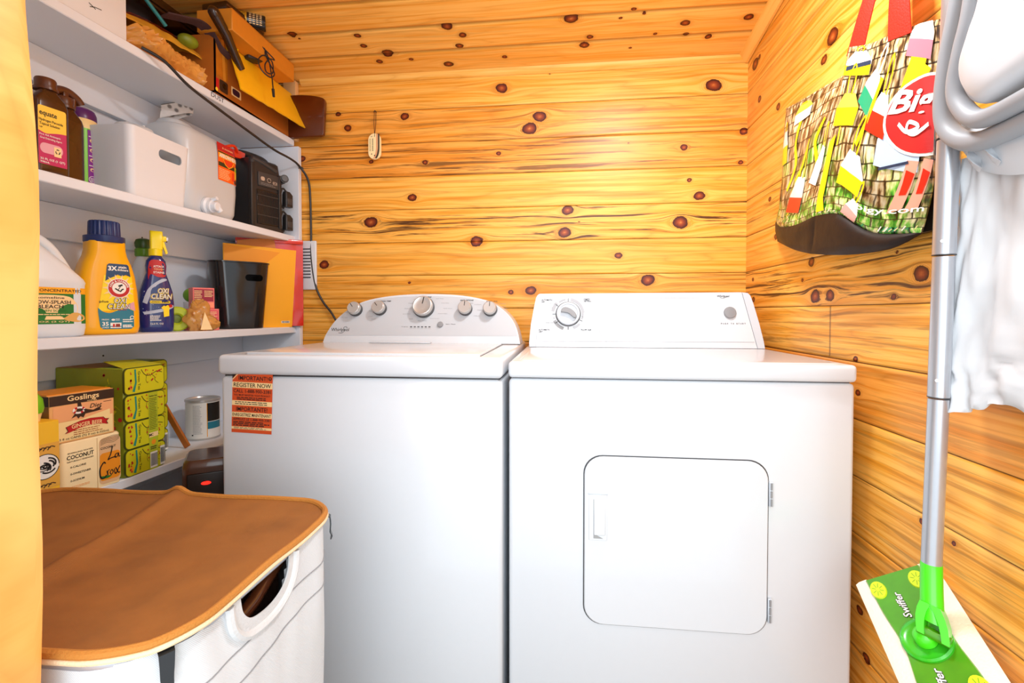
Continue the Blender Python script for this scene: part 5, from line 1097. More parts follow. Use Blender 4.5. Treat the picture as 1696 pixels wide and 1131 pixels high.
# cut the hand opening out of the right-hand side
n_ = len(rings[0]); keepf, keepm = [], []
def in_open(y, z): 
    t_ = (y - .542) / (.674 - .542); return 0 < t_ < 1 and z > .658 - .055 * min(1, math.sin(pi * min(max(t_, 0), 1)) * 1.5)
for f_, m_ in zip(b.f, b.m):
    c = sum((Vector(b.v[i]) for i in f_), Vector()) / len(f_)
    if len(f_) == 4 and c.x > HX1 - .03 and in_open(c.y, c.z): continue
    keepf.append(f_); keepm.append(m_)
b.f, b.m = keepf, keepm; b.recalc = False
b.build('canvas_body', hm, True, sharp=80)
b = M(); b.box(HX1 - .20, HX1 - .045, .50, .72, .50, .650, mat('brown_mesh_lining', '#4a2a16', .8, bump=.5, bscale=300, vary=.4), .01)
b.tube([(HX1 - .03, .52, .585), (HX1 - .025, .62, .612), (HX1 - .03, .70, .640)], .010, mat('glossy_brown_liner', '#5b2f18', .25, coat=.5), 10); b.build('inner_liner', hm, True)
b = M(); rim = [(HX1 + .003, .536, .658), (HX1 + .004, .541, .628), (HX1 + .005, .560, .606), (HX1 + .006, .590, .598), (HX1 + .006, .625, .598), (HX1 + .006, .655, .609), (HX1 + .005, .674, .631), (HX1 + .004, .680, .658)]
rc = cr(rim, 5); b.tube(rc, .0062, mat('grey_seam_tape', '#cfcfcf', .8, bump=.3, bscale=300), 8); rq = [Vector((p.x + .002, .608 + (p.y - .608) * .74, .662 + (p.z - .662) * .70)) for p in rc]; b.grid([[a, c] for a, c in zip(rc, rq)], mat('grey_seam_tape'), .002, (1, 0, 0)); b.build('handle_binding', hm, True)
b = M(); top = hring(HZ - .004, -.004); b.tube(top, .0065, mat('grey_steel_tube', '#b9bcc4', .3, metal=.4), 10, True); b.build('frame_tube', hm, True)
b = M()
def lid_z(x, y):
    e = min((x - HX0), (HX1 - x), (y - HY0), (HY1 - y)); sag = min(1, max(0, e) / .12)
    xc = -.735 + (.83 - y) * .13 - 0; cre = math.exp(-((x - xc) / .016) ** 2)
    return HZ + .010 - .010 * sag + .011 * cre + .0045 * mnoise.noise(Vector((x * 8, y * 8, 1))) + .003 * mnoise.noise(Vector((x * 19, y * 19, 4))) * sag
nL = 60; ring_out = hring(0, .006); ctr = Vector(((HX0 + HX1) / 2, (HY0 + HY1) / 2, 0)); pts = []
for i in range(nL + 1):
    k = 1 - (1 - i / nL) ** 1.0; pts.append([(ctr.x + (p.x - ctr.x) * k, ctr.y + (p.y - ctr.y) * k, lid_z(ctr.x + (p.x - ctr.x) * k, ctr.y + (p.y - ctr.y) * k)) for p in ring_out])
b.loft(pts[1:], HB, False, False); N0 = len(b.v); b.v.append((ctr.x, ctr.y, lid_z(ctr.x, ctr.y))); L_ = len(ring_out)
for j in range(L_): b.f.append((j, (j + 1) % L_, N0)); b.m.append(0)
b.recalc = True; b.build('lid', hm, True, sharp=80)['label'] = 'brown twill fabric lid'
b = M(); ed = [Vector((p.x, p.y, lid_z(p.x, p.y) + .001)) for p in hring(0, .006)]
b.tube(ed, .0050, TRIM, 8, True); b.tube([p + Vector(((p.x - ctr.x) * .006, (p.y - ctr.y) * .008, -.006)) for p in ed], .0036, TRIMW, 8, True); b.build('lid_binding', hm, True)
b = M()
for g_, zz in ((.0115, .600), (.0125, .560)):
    path = [Vector((p.x, p.y, zz + .004 * math.sin(p.x * 9 + p.y * 5))) for p in hring(0, 0)]
    o_ = []
    for p in path:
        d = (Vector((p.x, p.y, 0)) - ctr).normalized(); wr = .010 * mnoise.noise(Vector((p.x * 7, p.y * 7, zz * 3))) + .004 * mnoise.noise(Vector((p.x * 22, p.y * 22, zz * 9)))
        o_.append(Vector((p.x + d.x * (wr + .010 * math.sin(pi * zz / HZ) + .0004), p.y + d.y * (wr * .6 + .0004), p.z)))
    b.tube(o_, .0011, MGREY, 5, True)
b.build('stitching', hm, True)
def clip(p, out, tan):
    p, out, tan = Vector(p), Vector(out).normalized(), Vector(tan).normalized(); c = M(); z = Vector((0, 0, 1)); g = []
    for i, (o_, h_) in enumerate(((-.006, .008), (.004, .009), (.012, .004), (.013, -.008), (.012, -.022), (.015, -.030), (.013, -.036))):
        w = .0085 - .0006 * i; g.append([p + out * o_ + z * h_ - tan * w, p + out * o_ + z * h_ + tan * w])
    c.grid(g, BLACKG, .0022, out); c.build('clip', hm, True)
clip((-.428, .462, .655), (.80, -.60, 0), (.60, .80, 0)); clip((-.424, .795, .655), (.9, .45, 0), (-.45, .9, 0))

# ================================================================ tote bag on the right wall
TOTE = bpy.data.materials.new('shingle_print_fabric'); TOTE.use_nodes = True; nt = TOTE.node_tree; bs = nt.nodes['Principled BSDF']
uvn = nt.nodes.new('ShaderNodeUVMap'); uvn.uv_map = 'UVMap'
nzd = nt.nodes.new('ShaderNodeTexNoise'); nzd.inputs['Scale'].default_value = 9; nt.links.new(uvn.outputs[0], nzd.inputs['Vector'])
uvw = nt.nodes.new('ShaderNodeVectorMath'); uvw.operation = 'MULTIPLY_ADD'; nt.links.new(nzd.outputs['Color'], uvw.inputs[0]); uvw.inputs[1].default_value = (.03, .03, 0); nt.links.new(uvn.outputs[0], uvw.inputs[2])
br = nt.nodes.new('ShaderNodeTexBrick'); br.inputs['Scale'].default_value = 7.0; br.inputs['Brick Width'].default_value = .42; br.inputs['Row Height'].default_value = .52; br.inputs['Mortar Size'].default_value = .028; br.offset = .37
br.inputs['Color1'].default_value = lin('#ffffff'); br.inputs['Color2'].default_value = lin('#a9a9a9'); br.inputs['Mortar'].default_value = lin('#000000'); nt.links.new(uvw.outputs[0], br.inputs['Vector'])
n1 = nt.nodes.new('ShaderNodeTexNoise'); n1.inputs['Scale'].default_value = 5.5; n1.inputs['Detail'].default_value = 6; nt.links.new(uvn.outputs[0], n1.inputs['Vector'])
mp = nt.nodes.new('ShaderNodeMapping'); mp.inputs['Scale'].default_value = (42, 9, 1); nt.links.new(uvw.outputs[0], mp.inputs['Vector']); n2 = nt.nodes.new('ShaderNodeTexNoise'); n2.inputs['Scale'].default_value = 1; n2.inputs['Detail'].default_value = 5; nt.links.new(mp.outputs[0], n2.inputs['Vector'])
sxy = nt.nodes.new('ShaderNodeSeparateXYZ'); nt.links.new(uvn.outputs[0], sxy.inputs[0])
fv = mth(nt, 'ADD', mth(nt, 'MULTIPLY', n1.outputs['Fac'], .9), mth(nt, 'MULTIPLY', sxy.outputs[1], .38))
brn = ramp(nt, [(.30, '#24150c'), (.42, '#6e4c2c'), (.50, '#d8b47c'), (.62, '#fff0c8')], n2.outputs['Fac']); grn = ramp(nt, [(.30, '#0a2a10'), (.42, '#169a24'), (.50, '#8ad04a'), (.62, '#fff6b8')], n2.outputs['Fac'])
fm = ramp(nt, [(.50, (1, 1, 1, 1)), (.62, (0, 0, 0, 1))], fv); cc = mixc(nt, fm.outputs[0], brn.outputs[0], grn.outputs[0]); cc = mixc(nt, .92, cc, br.outputs['Color'], 'MULTIPLY')
nt.links.new(cc, bs.inputs['Base Color']); bs.inputs['Roughness'].default_value = .32; bs.inputs['Coat Weight'].default_value = .3
TBR = mat('dark_brown_bag_base', '#1e110b', .6, coat=.1, spec=.3, bump=.2, bscale=50, vary=.3); STRAP = mat('red_strap', '#e8200a', .5, bump=.2, bscale=300)
tb = thing('tote_bag', 'shopping tote printed with buoys on shingles, hanging by red straps on the right wall', 'tote bag', (.62, 1.1, 1.14), 0)
TL, TR, BL, BR = Vector((.588, 1.078, 1.574)), Vector((.618, .876, 1.508)), Vector((.578, 1.187, 1.246)), Vector((.618, .909, 1.160))
def coons(bot, top, left, right, wr, seed):
    """curves given as lists of points; returns f(u,v)"""
    def C(c, t): 
        n = len(c) - 1; i = min(int(t * n), n - 1); return Vector(c[i]).lerp(Vector(c[i + 1]), t * n - i)
    bot, top, left, right = (cr(c, 6) for c in (bot, top, left, right))
    def f(u, v, off=0):
        u_, v_ = min(max(u, 0), 1), min(max(v, 0), 1)
        S = (C(bot, u_) * (1 - v_) + C(top, u_) * v_) + (C(left, v_) * (1 - u_) + C(right, v_) * u_) - (Vector(bot[0]) * (1 - u_) * (1 - v_) + Vector(bot[-1]) * u_ * (1 - v_) + Vector(top[0]) * (1 - u_) * v_ + Vector(top[-1]) * u_ * v_)
        e = (math.sin(pi * u_) * math.sin(pi * v_)) ** .5
        w = wr * (mnoise.noise(Vector((u_ * 3.5, v_ * 3, seed))) + .5 * mnoise.noise(Vector((u_ * 8, v_ * 5, seed + 3)))) * e
        return S + Vector((-w - off - .010 * e, -w * .3 - off * .6, off * .1))
    return f
Ff = coons([BL, (.585, 1.10, 1.232), (.598, 1.01, 1.178), BR], [TL, (.598, 1.02, 1.550), (.610, .95, 1.535), TR], [BL, (.580, 1.165, 1.32), (.584, 1.115, 1.46), TL], [BR, (.618, .885, 1.24), (.618, .880, 1.38), TR], .007, 1)
GLt, GLb = Vector((.636, 1.475, 1.613)), Vector((.634, 1.530, 1.300))
Fg = coons([GLb, (.600, 1.42, 1.262), (.585, 1.30, 1.245), BL], [GLt, (.634, 1.38, 1.595), (.632, 1.22, 1.570), TL + Vector((.02, .04, -.035))], [GLb, (.636, 1.50, 1.36), (.637, 1.49, 1.50), GLt], [BL, (.583, 1.167, 1.32), (.590, 1.125, 1.45), TL + Vector((.02, .04, -.035))], .010, 5)
def panel(F, name, n, m_, uvs, mt):
    b = M(); g = [[F(i / n, j / m_) for j in range(m_ + 1)] for i in range(n + 1)]; b.grid(g, mt, .0022, (-1, -.2, 0)); b.recalc = False
    o = b.build(name, tb, True, sharp=60); me = o.data; uv = me.uv_layers.new(name='UVMap'); idx = {}
    inv = tmtx(tb).inverted(); import bisect
    co = [inv @ Vector(p) for r in g for p in r]; from mathutils.kdtree import KDTree
    kd = KDTree(len(co)); [kd.insert(c, i) for i, c in enumerate(co)]; kd.balance()
    for l in me.loops:
        _, i, _ = kd.find(me.vertices[l.vertex_index].co); uv.data[l.index].uv = (uvs[0] + uvs[2] * (i // (m_ + 1)) / n, uvs[1] + uvs[3] * (i % (m_ + 1)) / m_)
    return o
panel(Ff, 'front_panel', 40, 44, (0, 0, .62, 1), TOTE); panel(Fg, 'side_panel', 34, 36, (1.3, 0, .62, .9), TOTE)
# the brown base and the back against the wall
b = M(); B0, B1, B2 = Vector((.580, 1.207, 1.160)), Vector((.583, 1.07, 1.141)), Vector((.602, .967, 1.139))
Fb = coons([B0, B1, B2, (.620, .915, 1.158)], [BL, (.585, 1.10, 1.232), (.598, 1.01, 1.178), BR], [B0, (.581, 1.197, 1.20), BL], [(.620, .915, 1.158), (.619, .912, 1.159), BR], .004, 8)
b.grid([[Fb(i / 24, j / 6) for j in range(7)] for i in range(25)], TBR, .002, (-1, -.2, 0))
Fs = coons([(.635, 1.52, 1.235), (.61, 1.36, 1.19), B0], [GLb, (.600, 1.42, 1.262), (.585, 1.30, 1.245), BL], [(.635, 1.52, 1.235), (.635, 1.53, 1.27), GLb], [B0, (.581, 1.197, 1.20), BL], .006, 9)
b.grid([[Fs(i / 20, j / 6) for j in range(7)] for i in range(21)], TBR, .002, (-1, -.2, 0)); b.build('base', tb, True, sharp=60)
b = M(); b.loft([[(.641, 1.475, 1.60), (.641, .885, 1.50), (.641, .912, 1.165), (.641, 1.19, 1.168), (.641, 1.52, 1.24), (.641, 1.525, 1.30)], [(.644, 1.475, 1.60), (.644, .885, 1.50), (.644, .912, 1.165), (.644, 1.19, 1.168), (.644, 1.52, 1.24), (.644, 1.525, 1.30)]], TBR); b.build('back_panel', tb, True)
def strap(a0, a1, c0, c1):
    b = M(); g = []
    for i in range(13):
        t_ = i / 12; l = Vector(a0).lerp(Vector(c0), t_); r_ = Vector(a1).lerp(Vector(c1), t_); bow = Vector((-.006 * math.sin(pi * t_), 0, 0)); g.append([l + bow, l.lerp(r_, .5) + bow * 1.3, r_ + bow])
    b.grid(g, STRAP, .0018, (-1, 0, 0)); b.build('strap', tb, True)
hook = Vector((.628, .985, 1.79))
strap((.588, 1.088, 1.560), (.594, 1.040, 1.550), (.622, 1.000, 1.775), (.622, .972, 1.765)); strap((.602, .980, 1.530), (.606, .925, 1.515), (.620, .978, 1.775), (.620, .946, 1.770)); strap((.618, .992, 1.530), (.620, .968, 1.525), (.630, .995, 1.775), (.630, .978, 1.770))
b = M(); b.tube([(.622, 1.0, 1.772), (.620, .985, 1.785), (.622, .960, 1.772)], .010, STRAP, 8); b.build('strap_loop', tb, True)
t = thing('wall_hook', 'metal wall hook holding the tote straps, above the tote bag', 'hook', (.645, .982, 1.76), 0)
b = M(); b.tube(cr([(.004, 0, .045), (-.012, 0, .03), (-.024, 0, .012), (-.034, 0, .010), (-.040, 0, .026)], 4), .003, SILV, 8); b.lathe([(.012, 0), (.012, .004)], SILV, (.004, 0, .045), 16, (-1, 0, 0)); b.build('hook_wire', t)
# prints: buoys, ropes, round logo, web address
b = M(); BW = mat('buoy_cream', '#fff0e4', .35); BY = mat('buoy_yellow', '#ffd916', .35); BR_ = mat('buoy_red', '#dd2a14', .35); BG = mat('buoy_green', '#1d9a6c', .35); BBL = mat('buoy_pale_blue', '#bcd4ee', .35); BNV = mat('buoy_navy', '#1f3550', .4)
def buoy(F, cx, cy, w, h, top, bot, rot=0, split=.5, rope=BY, rl=.12):
    c, s = math.cos(R(rot)), math.sin(R(rot)); T = lambda x, y: (cx + (x * c - y * s) * (.98 if F is Ff else .72), cy + x * s + y * c)
    P = [(-w * .22, h * .5), (w * .22, h * .5), (w * .5, h * .05), (w * .5, -h * .5), (-w * .5, -h * .5), (-w * .5, h * .05)]
    lay(b, F, [T(x, y) for x, y in P], top, .0022, 2); ys = h * (.5 - split) if split < 1 else -h * .5; lay(b, F, [T(-w * .5, min(ys, h * .05)), T(w * .5, min(ys, h * .05)), T(w * .5, -h * .5), T(-w * .5, -h * .5)], bot, .0028, 2)
    stroke(b, F, [T(x, y) for x, y in cr2([(-w * .1, h * .5), (-w * .15, h * .5 + rl * .6), (0, h * .5 + rl), (w * .12, h * .5 + rl * .5), (w * .08, h * .48)], 3)], .012, rope, .0030)
buoy(Ff, .24, .88, .34, .13, BW, BY, -3, .62, rl=.04); stroke(b, Ff, [(.10, .855), (.40, .865)], .022, BNV, .0034)
buoy(Ff, .22, .66, .30, .15, mat('straw_print', '#e8c34a', .4), BY, -2, .3, rl=.14); stroke(b, Ff, [(.20, .58), (.21, .50)], .02, BY, .0030)
buoy(Ff, .46, .73, .17, .18, BW, BG, -28, .55, rope=BW, rl=.14); buoy(Ff, .60, .63, .19, .17, BW, BR_, -12, .5, rl=.16); buoy(Ff, .86, .93, .20, .20, BW, mat('buoy_pink', '#e07a8a', .4), -10, .62, rl=.02)
lay(b, Ff, [(.80, .86), (.92, .86), (.90, .80), (.95, .78), (.90, .72), (.74, .70), (.76, .76)], BY, .0026, 2); lay(b, Ff, [(.74, .72), (.90, .74), (.92, .66), (.74, .66)], BR_, .0028, 2)
buoy(Ff, .77, .50, .30, .19, BBL, BBL, -8, 1, rope=BBL, rl=.02); stroke(b, Ff, [(.66, .41), (.85, .43)], .012, BNV, .0034); stroke(b, Ff, [(.56, .78), (.50, .60), (.44, .50)], .03, BY, .0027)
buoy(Ff, .42, .37, .26, .20, BW, BY, -14, .5, rl=.16); buoy(Ff, .47, .12, .15, .20, BW, mat('buoy_speckled', '#e7a79c', .5), -22, .4, rl=.14)
lay(b, Ff, [(.06, .52), (.16, .55), (.15, .40), (.13, .20), (.17, .06), (.05, .05), (.03, .22)], BY, .0026, 2)
for x0 in (.84, .94): lay(b, Ff, [(x0, .44), (x0 + .07, .43), (x0 + .0, .20), (x0 - .09, .17)], mat('buoy_salmon', '#f0a288', .45), .0026, 2); lay(b, Ff, [(x0 + .0, .40), (x0 + .05, .38), (x0 + .01, .28), (x0 - .03, .28)], BR_, .0030, 1)
rnd = random.Random(8)
buoy(Fg, .20, .66, .20, .22, BW, BY, 4, .5, rl=.06); buoy(Fg, .42, .86, .26, .14, mat('straw_print', '#e8c34a', .4), BW, 4, .5, rl=.0); buoy(Fg, .60, .30, .34, .26, BW, BR_, -8, .5, rl=.16); buoy(Fg, .86, .44, .20, .20, BW, BW, -14, .5, rl=.12)
for pts_ in ([(.42, .80), (.40, .66), (.46, .52), (.40, .38)], [(.62, .62), (.60, .5), (.52, .42)], [(.80, .70), (.74, .58), (.80, .48)]): stroke(b, Fg, cr2(pts_, 4), .03, BY, .0026)
lay(b, Fg, [(.04, .50), (.13, .44), (.17, .34), (.12, .24), (.04, .22)], BR_, .0026, 2); stroke(b, Fg, [(.05, .42), (.13, .38), (.06, .33)], .012, BW, .0032)
for k in range(26):
    x, y = rnd.uniform(.25, .75), rnd.uniform(.03, .16); stroke(b, Fg, [(x, y), (x + rnd.uniform(-.06, .06), y + .05)], .006, rnd.choice((CRM, BY)), .0024)
for k in range(40):
    x = rnd.uniform(.02, .95); stroke(b, Ff, [(x, rnd.uniform(.01, .04)), (x + .02, .05 + rnd.uniform(0, .03))], .008, rnd.choice((CRM, BG, BW)), .0022)
b.build('buoy_print', tb, True, sharp=80)
b = M(); Rr_ = .165
def lc(r, n=40): return [(min(1, .955 + r * 1.85 * math.cos(2 * pi * k / n)), .605 + r * math.sin(2 * pi * k / n)) for k in range(n)]
lay(b, Ff, lc(.158), WHT, .0036, 3); lay(b, Ff, lc(.147), RED, .0042, 3)
LT = lambda u, v, off=0: Ff(min(1, .855 + (u - .175) * 1.12), .60 + (v - .045) * 1.15, off)
text(b, LT, 'Big', .175, .090, WHT, .0056, w=.29, h=.105, bold=.03, shear=.3); stroke(b, LT, cr2([(.10, .028), (.15, -.002), (.22, .010), (.16, .030), (.15, .002), (.20, -.012), (.28, .015)], 5), .014, WHT, .0056)
text(b, Ff, 'bigy.com', .76, .185, WHT, .0040, w=.46, h=.052, bold=.012, rot=1)
b.build('logo_print', tb, True, sharp=80)

# ================================================================ mop on the right wall
GB = mat('bright_green_plastic', '#49d916', .3, coat=.3, vary=.05, bscale=8); GD = mat('glitter_green_plastic', '#4a9408', .3, coat=.3, vary=.3, bscale=26)
ALU = mat('brushed_aluminium', '#b9bcc2', .28, metal=.65, vary=.04, bscale=90)
mo = thing('floor_mop', 'green flat-head floor mop with silver pole against the right wall', 'mop', (.585, .82, .49), 0)
pp = [Vector((.590, .8035, 1.76)), Vector((.586, .808, 1.29)), Vector((.585, .8125, 1.107)), Vector((.584, .8165, .885)), Vector((.583, .8235, .617)), Vector((.572, .802, .548))]
def lerpz(z):
    for a, c in zip(pp, pp[1:]):
        if a.z >= z >= c.z: return a.lerp(c, (a.z - z) / (a.z - c.z))
    return pp[-1]
for z0, z1, r in ((1.74, 1.288, .0148), (1.286, 1.109, .0146), (1.107, .887, .0140), (.885, .617, .0134)):
    b = M(); b.cyl(lerpz(z0), lerpz(z1), r, ALU, n=28); 
    d = (lerpz(z1) - lerpz(z0)).normalized(); b.lathe([(r + .0004, 0), (r + .0004, .0015)], DGREY, lerpz(z1) , 28, -d); b.build('pole_section', mo, True)
for z in (1.13, .915): b = M(); b.lathe([(.0028, 0), (.0026, .0015), (.001, .002)], WPL, lerpz(z) + Vector((-.0105, -.0105, 0)), 12, (-.7, -.7, 0)); b.build('push_button', mo, True)
b = M(); b.cyl(lerpz(1.79 if False else 1.758), lerpz(1.70), .0170, GB, n=28); b.build('grip', mo, True)
b = M(); b.tube([pp[4] + Vector((0, 0, .004)), pp[4], Vector((.579, .8165, .58)), Vector((.574, .808, .556))], [.0138, .0142, .0145, .0150], GB, 24)
f1, f2 = Vector((.574, .808, .562)), Vector((.566, .790, .516)); ax_ = (f2 - f1).normalized(); side = Vector((.62, -.70, -.1)).normalized(); nrm_ = side.cross(ax_).normalized()
for sg in (-1, 1):
    b.loft([[f1 + ax_ * (t_ * .047) + side * (sg * (.006 + w0 * .010)) + side * dx * (.0065 - .002 * t_) + nrm_ * dy * (.015 - .003 * t_) for dx, dy in ((-1, -1), (1, -1), (1, 1), (-1, 1))] for t_, w0 in ((0, .0), (.25, .5), (.5, .8), (.8, .9), (1, .9))], GB)
b.loft([[f1 + ax_ * (t_ * .047) + side * dx * (.013 + .003 * t_) + nrm_ * dy * .0125 for dx, dy in circ2(0, 0, 1, 20)] for t_ in (-.1, .2, .42, .55)], GB)
b.build('lower_handle', mo, True)
# head: pad plane roughly facing the room
TLc = Vector((.5548, .9522, .5135)); W_ = Vector((.761, -.340, .5526)).normalized(); WL = .108; Ld = Vector((-.178, -.9285, -.326)).normalized(); Ld = (Ld - W_ * Ld.dot(W_)).normalized(); Nh = Ld.cross(W_).normalized()
if Nh.dot(Vector((-.5, -.8, .3))) < 0: Nh = -Nh
def hp(a, c, off=0): return TLc + Ld * a + W_ * c + Nh * off
b = M(); LL = .268
po = [(0, 0), (0, WL)] + cr2([(0, WL), (.07, WL - .004), (LL / 2, WL - .012), (LL - .07, WL - .004), (LL, WL)], 5)[1:] + [(LL, 0)] + cr2([(LL, 0), (LL - .07, .004), (LL / 2, .012), (.07, .004), (0, 0)], 5)[1:-1]
pin = [(LL / 2 + (a - LL / 2) * .985, WL / 2 + (c - WL / 2) * .84) for a, c in po]
b.loft([[hp(a, c, -.006) for a, c in pin], [hp(a, c, .004) for a, c in pin], [hp(LL / 2 + (a - LL / 2) * .985, WL / 2 + (c - WL / 2) * .96, .0065) for a, c in pin]], GD)
for a0 in (.042, LL - .042):
    for c0 in (.022, WL - .022):
        b.loft([[hp(a0 - .012 + x, c0 + y, .0065) for x, y in circ2(0, 0, .018, 20, .013)], [hp(a0 - .012 + x, c0 + y, .0085) for x, y in circ2(0, 0, .017, 20, .012)]], mat('lime_grommet', '#c8e01a', .35))
b.build('head_plate', mo, True)
b = M(); s = lambda u, v, off=0: hp(u, v, .0088 + off)
for a0 in (.042, LL - .042):
    for c0 in (.022, WL - .022):
        for k in range(8):
            a = R(45 * k + 20); stroke(b, s, [(a0 - .012 + .004 * math.cos(a), c0 + .003 * math.sin(a)), (a0 - .012 + .013 * math.cos(a), c0 + .009 * math.sin(a))], .0007, GD, .0)
Tm = lambda u, v, off=0: hp(u, v, .0069 + off)
def ttx(a0, c0):
    f_ = lambda u, v, off=0: hp(a0 - u, c0 - v * 1, .0070 + off)
    text(b, f_, 'Swiffer', 0, 0, INK, .0, w=.052, h=.0125, bold=.06, shear=.3); text(b, f_, 'Swiffer', 0, 0, WHT, .0005, w=.050, h=.0112, bold=.015, shear=.3)
ttx(.068, WL / 2 - .008); ttx(LL - .066, WL / 2 - .008)
b.build('logo_print', mo, True)
CLTH = mat('white_mop_cloth', '#fbe9cf', .95, bump=.3, bscale=250)
b = M(); 
for c_in, c_out in ((.010, -.010), (WL - .010, WL + .012)):
    g = []
    for i in range(25):
        a = -.001 + (LL + .002) * i / 24; bulge = .010 * math.sin(pi * i / 24); si = 1 if c_out < 0 else -1
        g.append([hp(a, c_out, -.012 + .001 * math.sin(i)), hp(a, c_out - si * .001, -.002), hp(a, c_out + si * .006, .0015), hp(a, c_in + si * bulge, .0030)])
    b.grid(g, CLTH, .0015, Nh)
b.loft([[hp(a, c, z) for a, c in ((0, -.009), (0, WL + .011), (LL, WL + .011), (LL, -.009))] for z in (-.014, -.006)], CLTH); b.build('cleaning_cloth', mo, True)['label'] = 'white wrap-around cleaning cloth'
b = M(); hc = hp(LL / 2 - .000, WL / 2, .0065); hc0 = hc; ctrp = lambda k: hc + Nh * k
b.lathe([(.036, .0), (.036, .003), (.033, .005), (.030, .003), (.025, .002), (.010, .001)], mat('clear_green_plastic', '#35b21c', .25, coat=.3), hc, 40, Nh, cap0=False); b.build('swivel_disc', mo, True)
b = M(); j0 = hc + Nh * .002; b.lathe([(.016, 0), (.015, .010), (.011, .016), (.004, .019)], GB, j0 , 28, Nh); b.cyl(f2 - side * .020 + ax_ * -.008, f2 + side * .020 + ax_ * -.008, .008, GD, n=20)
b.tube([j0 + Nh * .006, f2 - ax_ * .010], .0085, GB, 14); b.build('swivel_joint', mo, True)

# ================================================================ folding stool hung on the wall
st = thing('folding_stool', 'folding step stool with grey tube frame and white seat, hung on the right wall', 'stool', (.57, .70, 1.26), 0)
TUB = mat('grey_coated_tube', '#94979c', .5)
def loopz(P, mirror_y): return P
def frame(P, r, X2, nm):
    pts_ = cr(P, 6); b = M(); b.tube(pts_, r, TUB, 18); b.build(nm, st, True)
frame([(.578, .752, 1.76), (.574, .760, 1.60), (.570, .7705, 1.473), (.570, .789, 1.397), (.570, .7965, 1.330), (.570, .783, 1.288), (.568, .737, 1.2585), (.565, .668, 1.2555), (.56, .58, 1.262), (.55, .50, 1.272)], .0135, 0, 'outer_frame')
frame([(.560, .70, 1.76), (.558, .712, 1.60), (.556, .7275, 1.448), (.555, .7425, 1.391), (.555, .753, 1.3455), (.555, .745, 1.3125), (.553, .7115, 1.2805), (.550, .6515, 1.277), (.545, .56, 1.285), (.54, .50, 1.292)], .0125, 0, 'inner_frame')
b = M(); sx_ = [(.560, .690, 1.72), (.556, .699, 1.56), (.552, .7062, 1.4347), (.550, .7215, 1.389), (.549, .734, 1.352), (.549, .726, 1.318), (.550, .698, 1.296), (.549, .646, 1.300), (.545, .56, 1.310), (.54, .50, 1.318)]
edge = cr(sx_, 6); inn = [Vector((p.x - .018, .48 + (p.y - .48) * .88 - .0, 1.45 + (p.z - 1.45) * .90 + .012)) for p in edge]; inn2 = [Vector((p.x - .012, .48 + (p.y - .48) * .66, 1.50 + (p.z - 1.50) * .72 + .012)) for p in edge]; cen = [Vector((.53, .50, 1.66)) + (p - Vector((.53, .50, 1.66))) * .30 for p in edge]
bk = [p + Vector((.016, 0, .002)) for p in edge]
rows = [bk, edge, [e_.lerp(i_, .35) + Vector((-.008, 0, 0)) for e_, i_ in zip(edge, inn)], inn, inn2, cen]
STW = mat('pale_grey_plastic', '#ccd0d5', .35); b.grid(rows, STW, .006, (-1, -.3, 0)); b.build('seat', st, True, sharp=60)
b = M(); b.tube([(.558, .705, 1.306), (.552, .680, 1.306)], .007, WPL, 12); b.build('rivet', st, True)
t = thing('plastic_caddy', 'white ribbed plastic piece hanging just below the grey tube frame', 'plastic caddy', (.60, .70, 1.24), 0)
b = M(); o1 = cr([(.606, .800, 1.296), (.606, .797, 1.262), (.604, .777, 1.232), (.602, .735, 1.211), (.600, .690, 1.202), (.598, .62, 1.205), (.596, .52, 1.215)], 5); o2 = [Vector((.612, p.y * .9 + .07, 1.305)) for p in o1]
b.grid([[a.lerp(c, j / 5) + Vector((-.026 * math.sin(pi * j / 5 * .9), 0, 0)) for j in range(6)] for a, c in zip(o1, o2)], STW, .004, (-1, 0, 0)); b.build('shell', t, True)
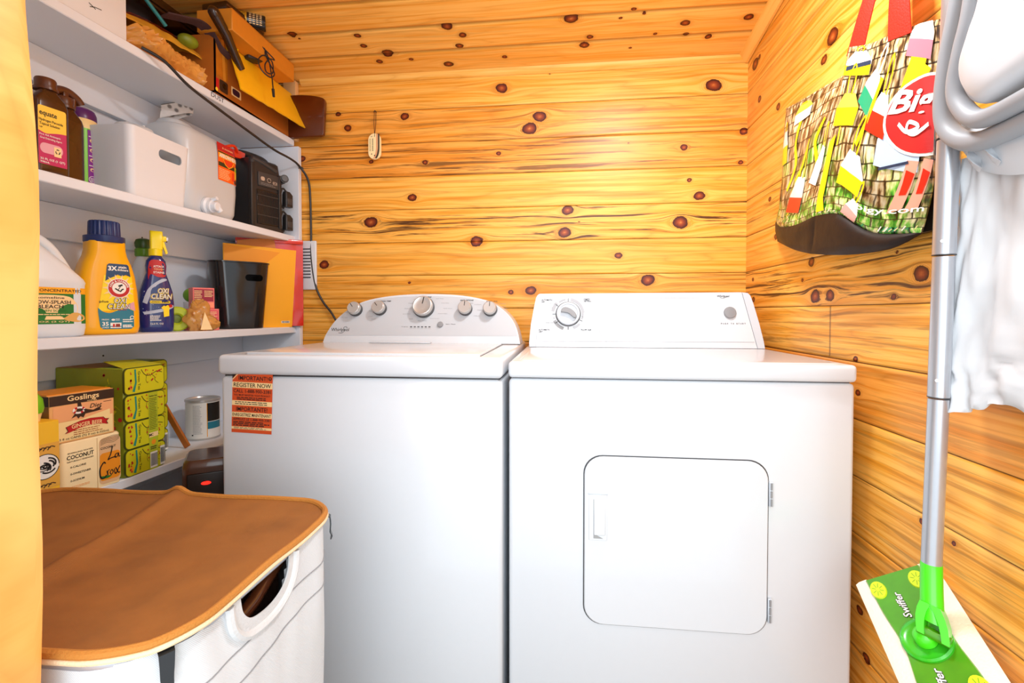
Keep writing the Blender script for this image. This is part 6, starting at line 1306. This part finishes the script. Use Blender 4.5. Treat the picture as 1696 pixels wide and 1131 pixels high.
for y0 in (.758, .728):
    b = M(); b.loft([[(.590, y0 + .012 * q - w_, z_), (.590 - d_, y0 + .012 * q - .006, z_ + .004), (.590, y0 + .012 * q + w_, z_)] for q, z_, w_, d_ in ((0, .0, .001, .001), (.2, .007, .006, .010), (.6, .018, .010, .016), (1, .030, .007, .010), (1.1, .036, .001, .001))], STW)
    b.v = [(x, y, z + 1.222 + .0) for x, y, z in b.v]; b.build('fin', t, True, sharp=70)


# ================================================================ white cloth hanging below
CW = mat('white_cotton', '#d3d4d6', .85, bump=.15, bscale=40)
t = thing('white_cloth', 'white quilted cotton cloth hanging in folds beside the mop pole', 'cloth', (.61, .7, 1.0), 0)
left = cr([(.622, .806, 1.250), (.624, .815, 1.19), (.625, .820, 1.10), (.625, .827, 1.02), (.624, .838, .935), (.622, .826, .893), (.618, .806, .876)], 7); n = len(left)
b = M(); g = []; nu = 60; nv = 48
Lc = cr([(.622, .806, 1.255), (.622, .814, 1.19), (.622, .820, 1.10), (.622, .827, 1.02), (.622, .838, .950), (.620, .834, .915), (.616, .820, .888)], 8); Bc = cr([(.616, .820, .888), (.612, .800, .872), (.608, .765, .866), (.606, .735, .876), (.606, .700, .889), (.604, .64, .885), (.602, .56, .880), (.60, .48, .884)], 8)
for i in range(nu + 1):
    u = i / nu; pb = Bc[min(int(u * (len(Bc) - 1)), len(Bc) - 2)]; pb = pb.lerp(Bc[min(int(u * (len(Bc) - 1)) + 1, len(Bc) - 1)], u * (len(Bc) - 1) % 1); row = []
    for j in range(nv + 1):
        v = j / nv; pl = Lc[int((1 - v) * (len(Lc) - 1))]; y = pb.y + (pl.y - pb.y) * 1.0 * (1 - u) ** 4 + (0 if v > .5 else 0); z = pb.z + (1.255 - pb.z) * v
        low = max(0, 1 - v * 3.2); w = .010 * mnoise.noise(Vector((u * 7, v * 2.2, 2))) + .006 * mnoise.noise(Vector((u * 16, v * 7, 5))) + low * .012 * mnoise.noise(Vector((u * 9, v * 26, 7))) + .0015 * math.sin(v * 240) * math.exp(-u * 22)
        row.append((.616 - .020 * math.sin(pi * min(1, u * 2 + .05)) * (.5 + .5 * (1 - v)) - w, pb.y * u + (pl.y) * (1 - u) if u < .12 else (pb.y * u + pl.y * (1 - u)), z + low * .006 * mnoise.noise(Vector((u * 14, 0, 1)))))
    g.append(row)
b.grid(g, CW, .004, (-1, 0, 0)); b.build('cloth_sheet', t, True, sharp=80)
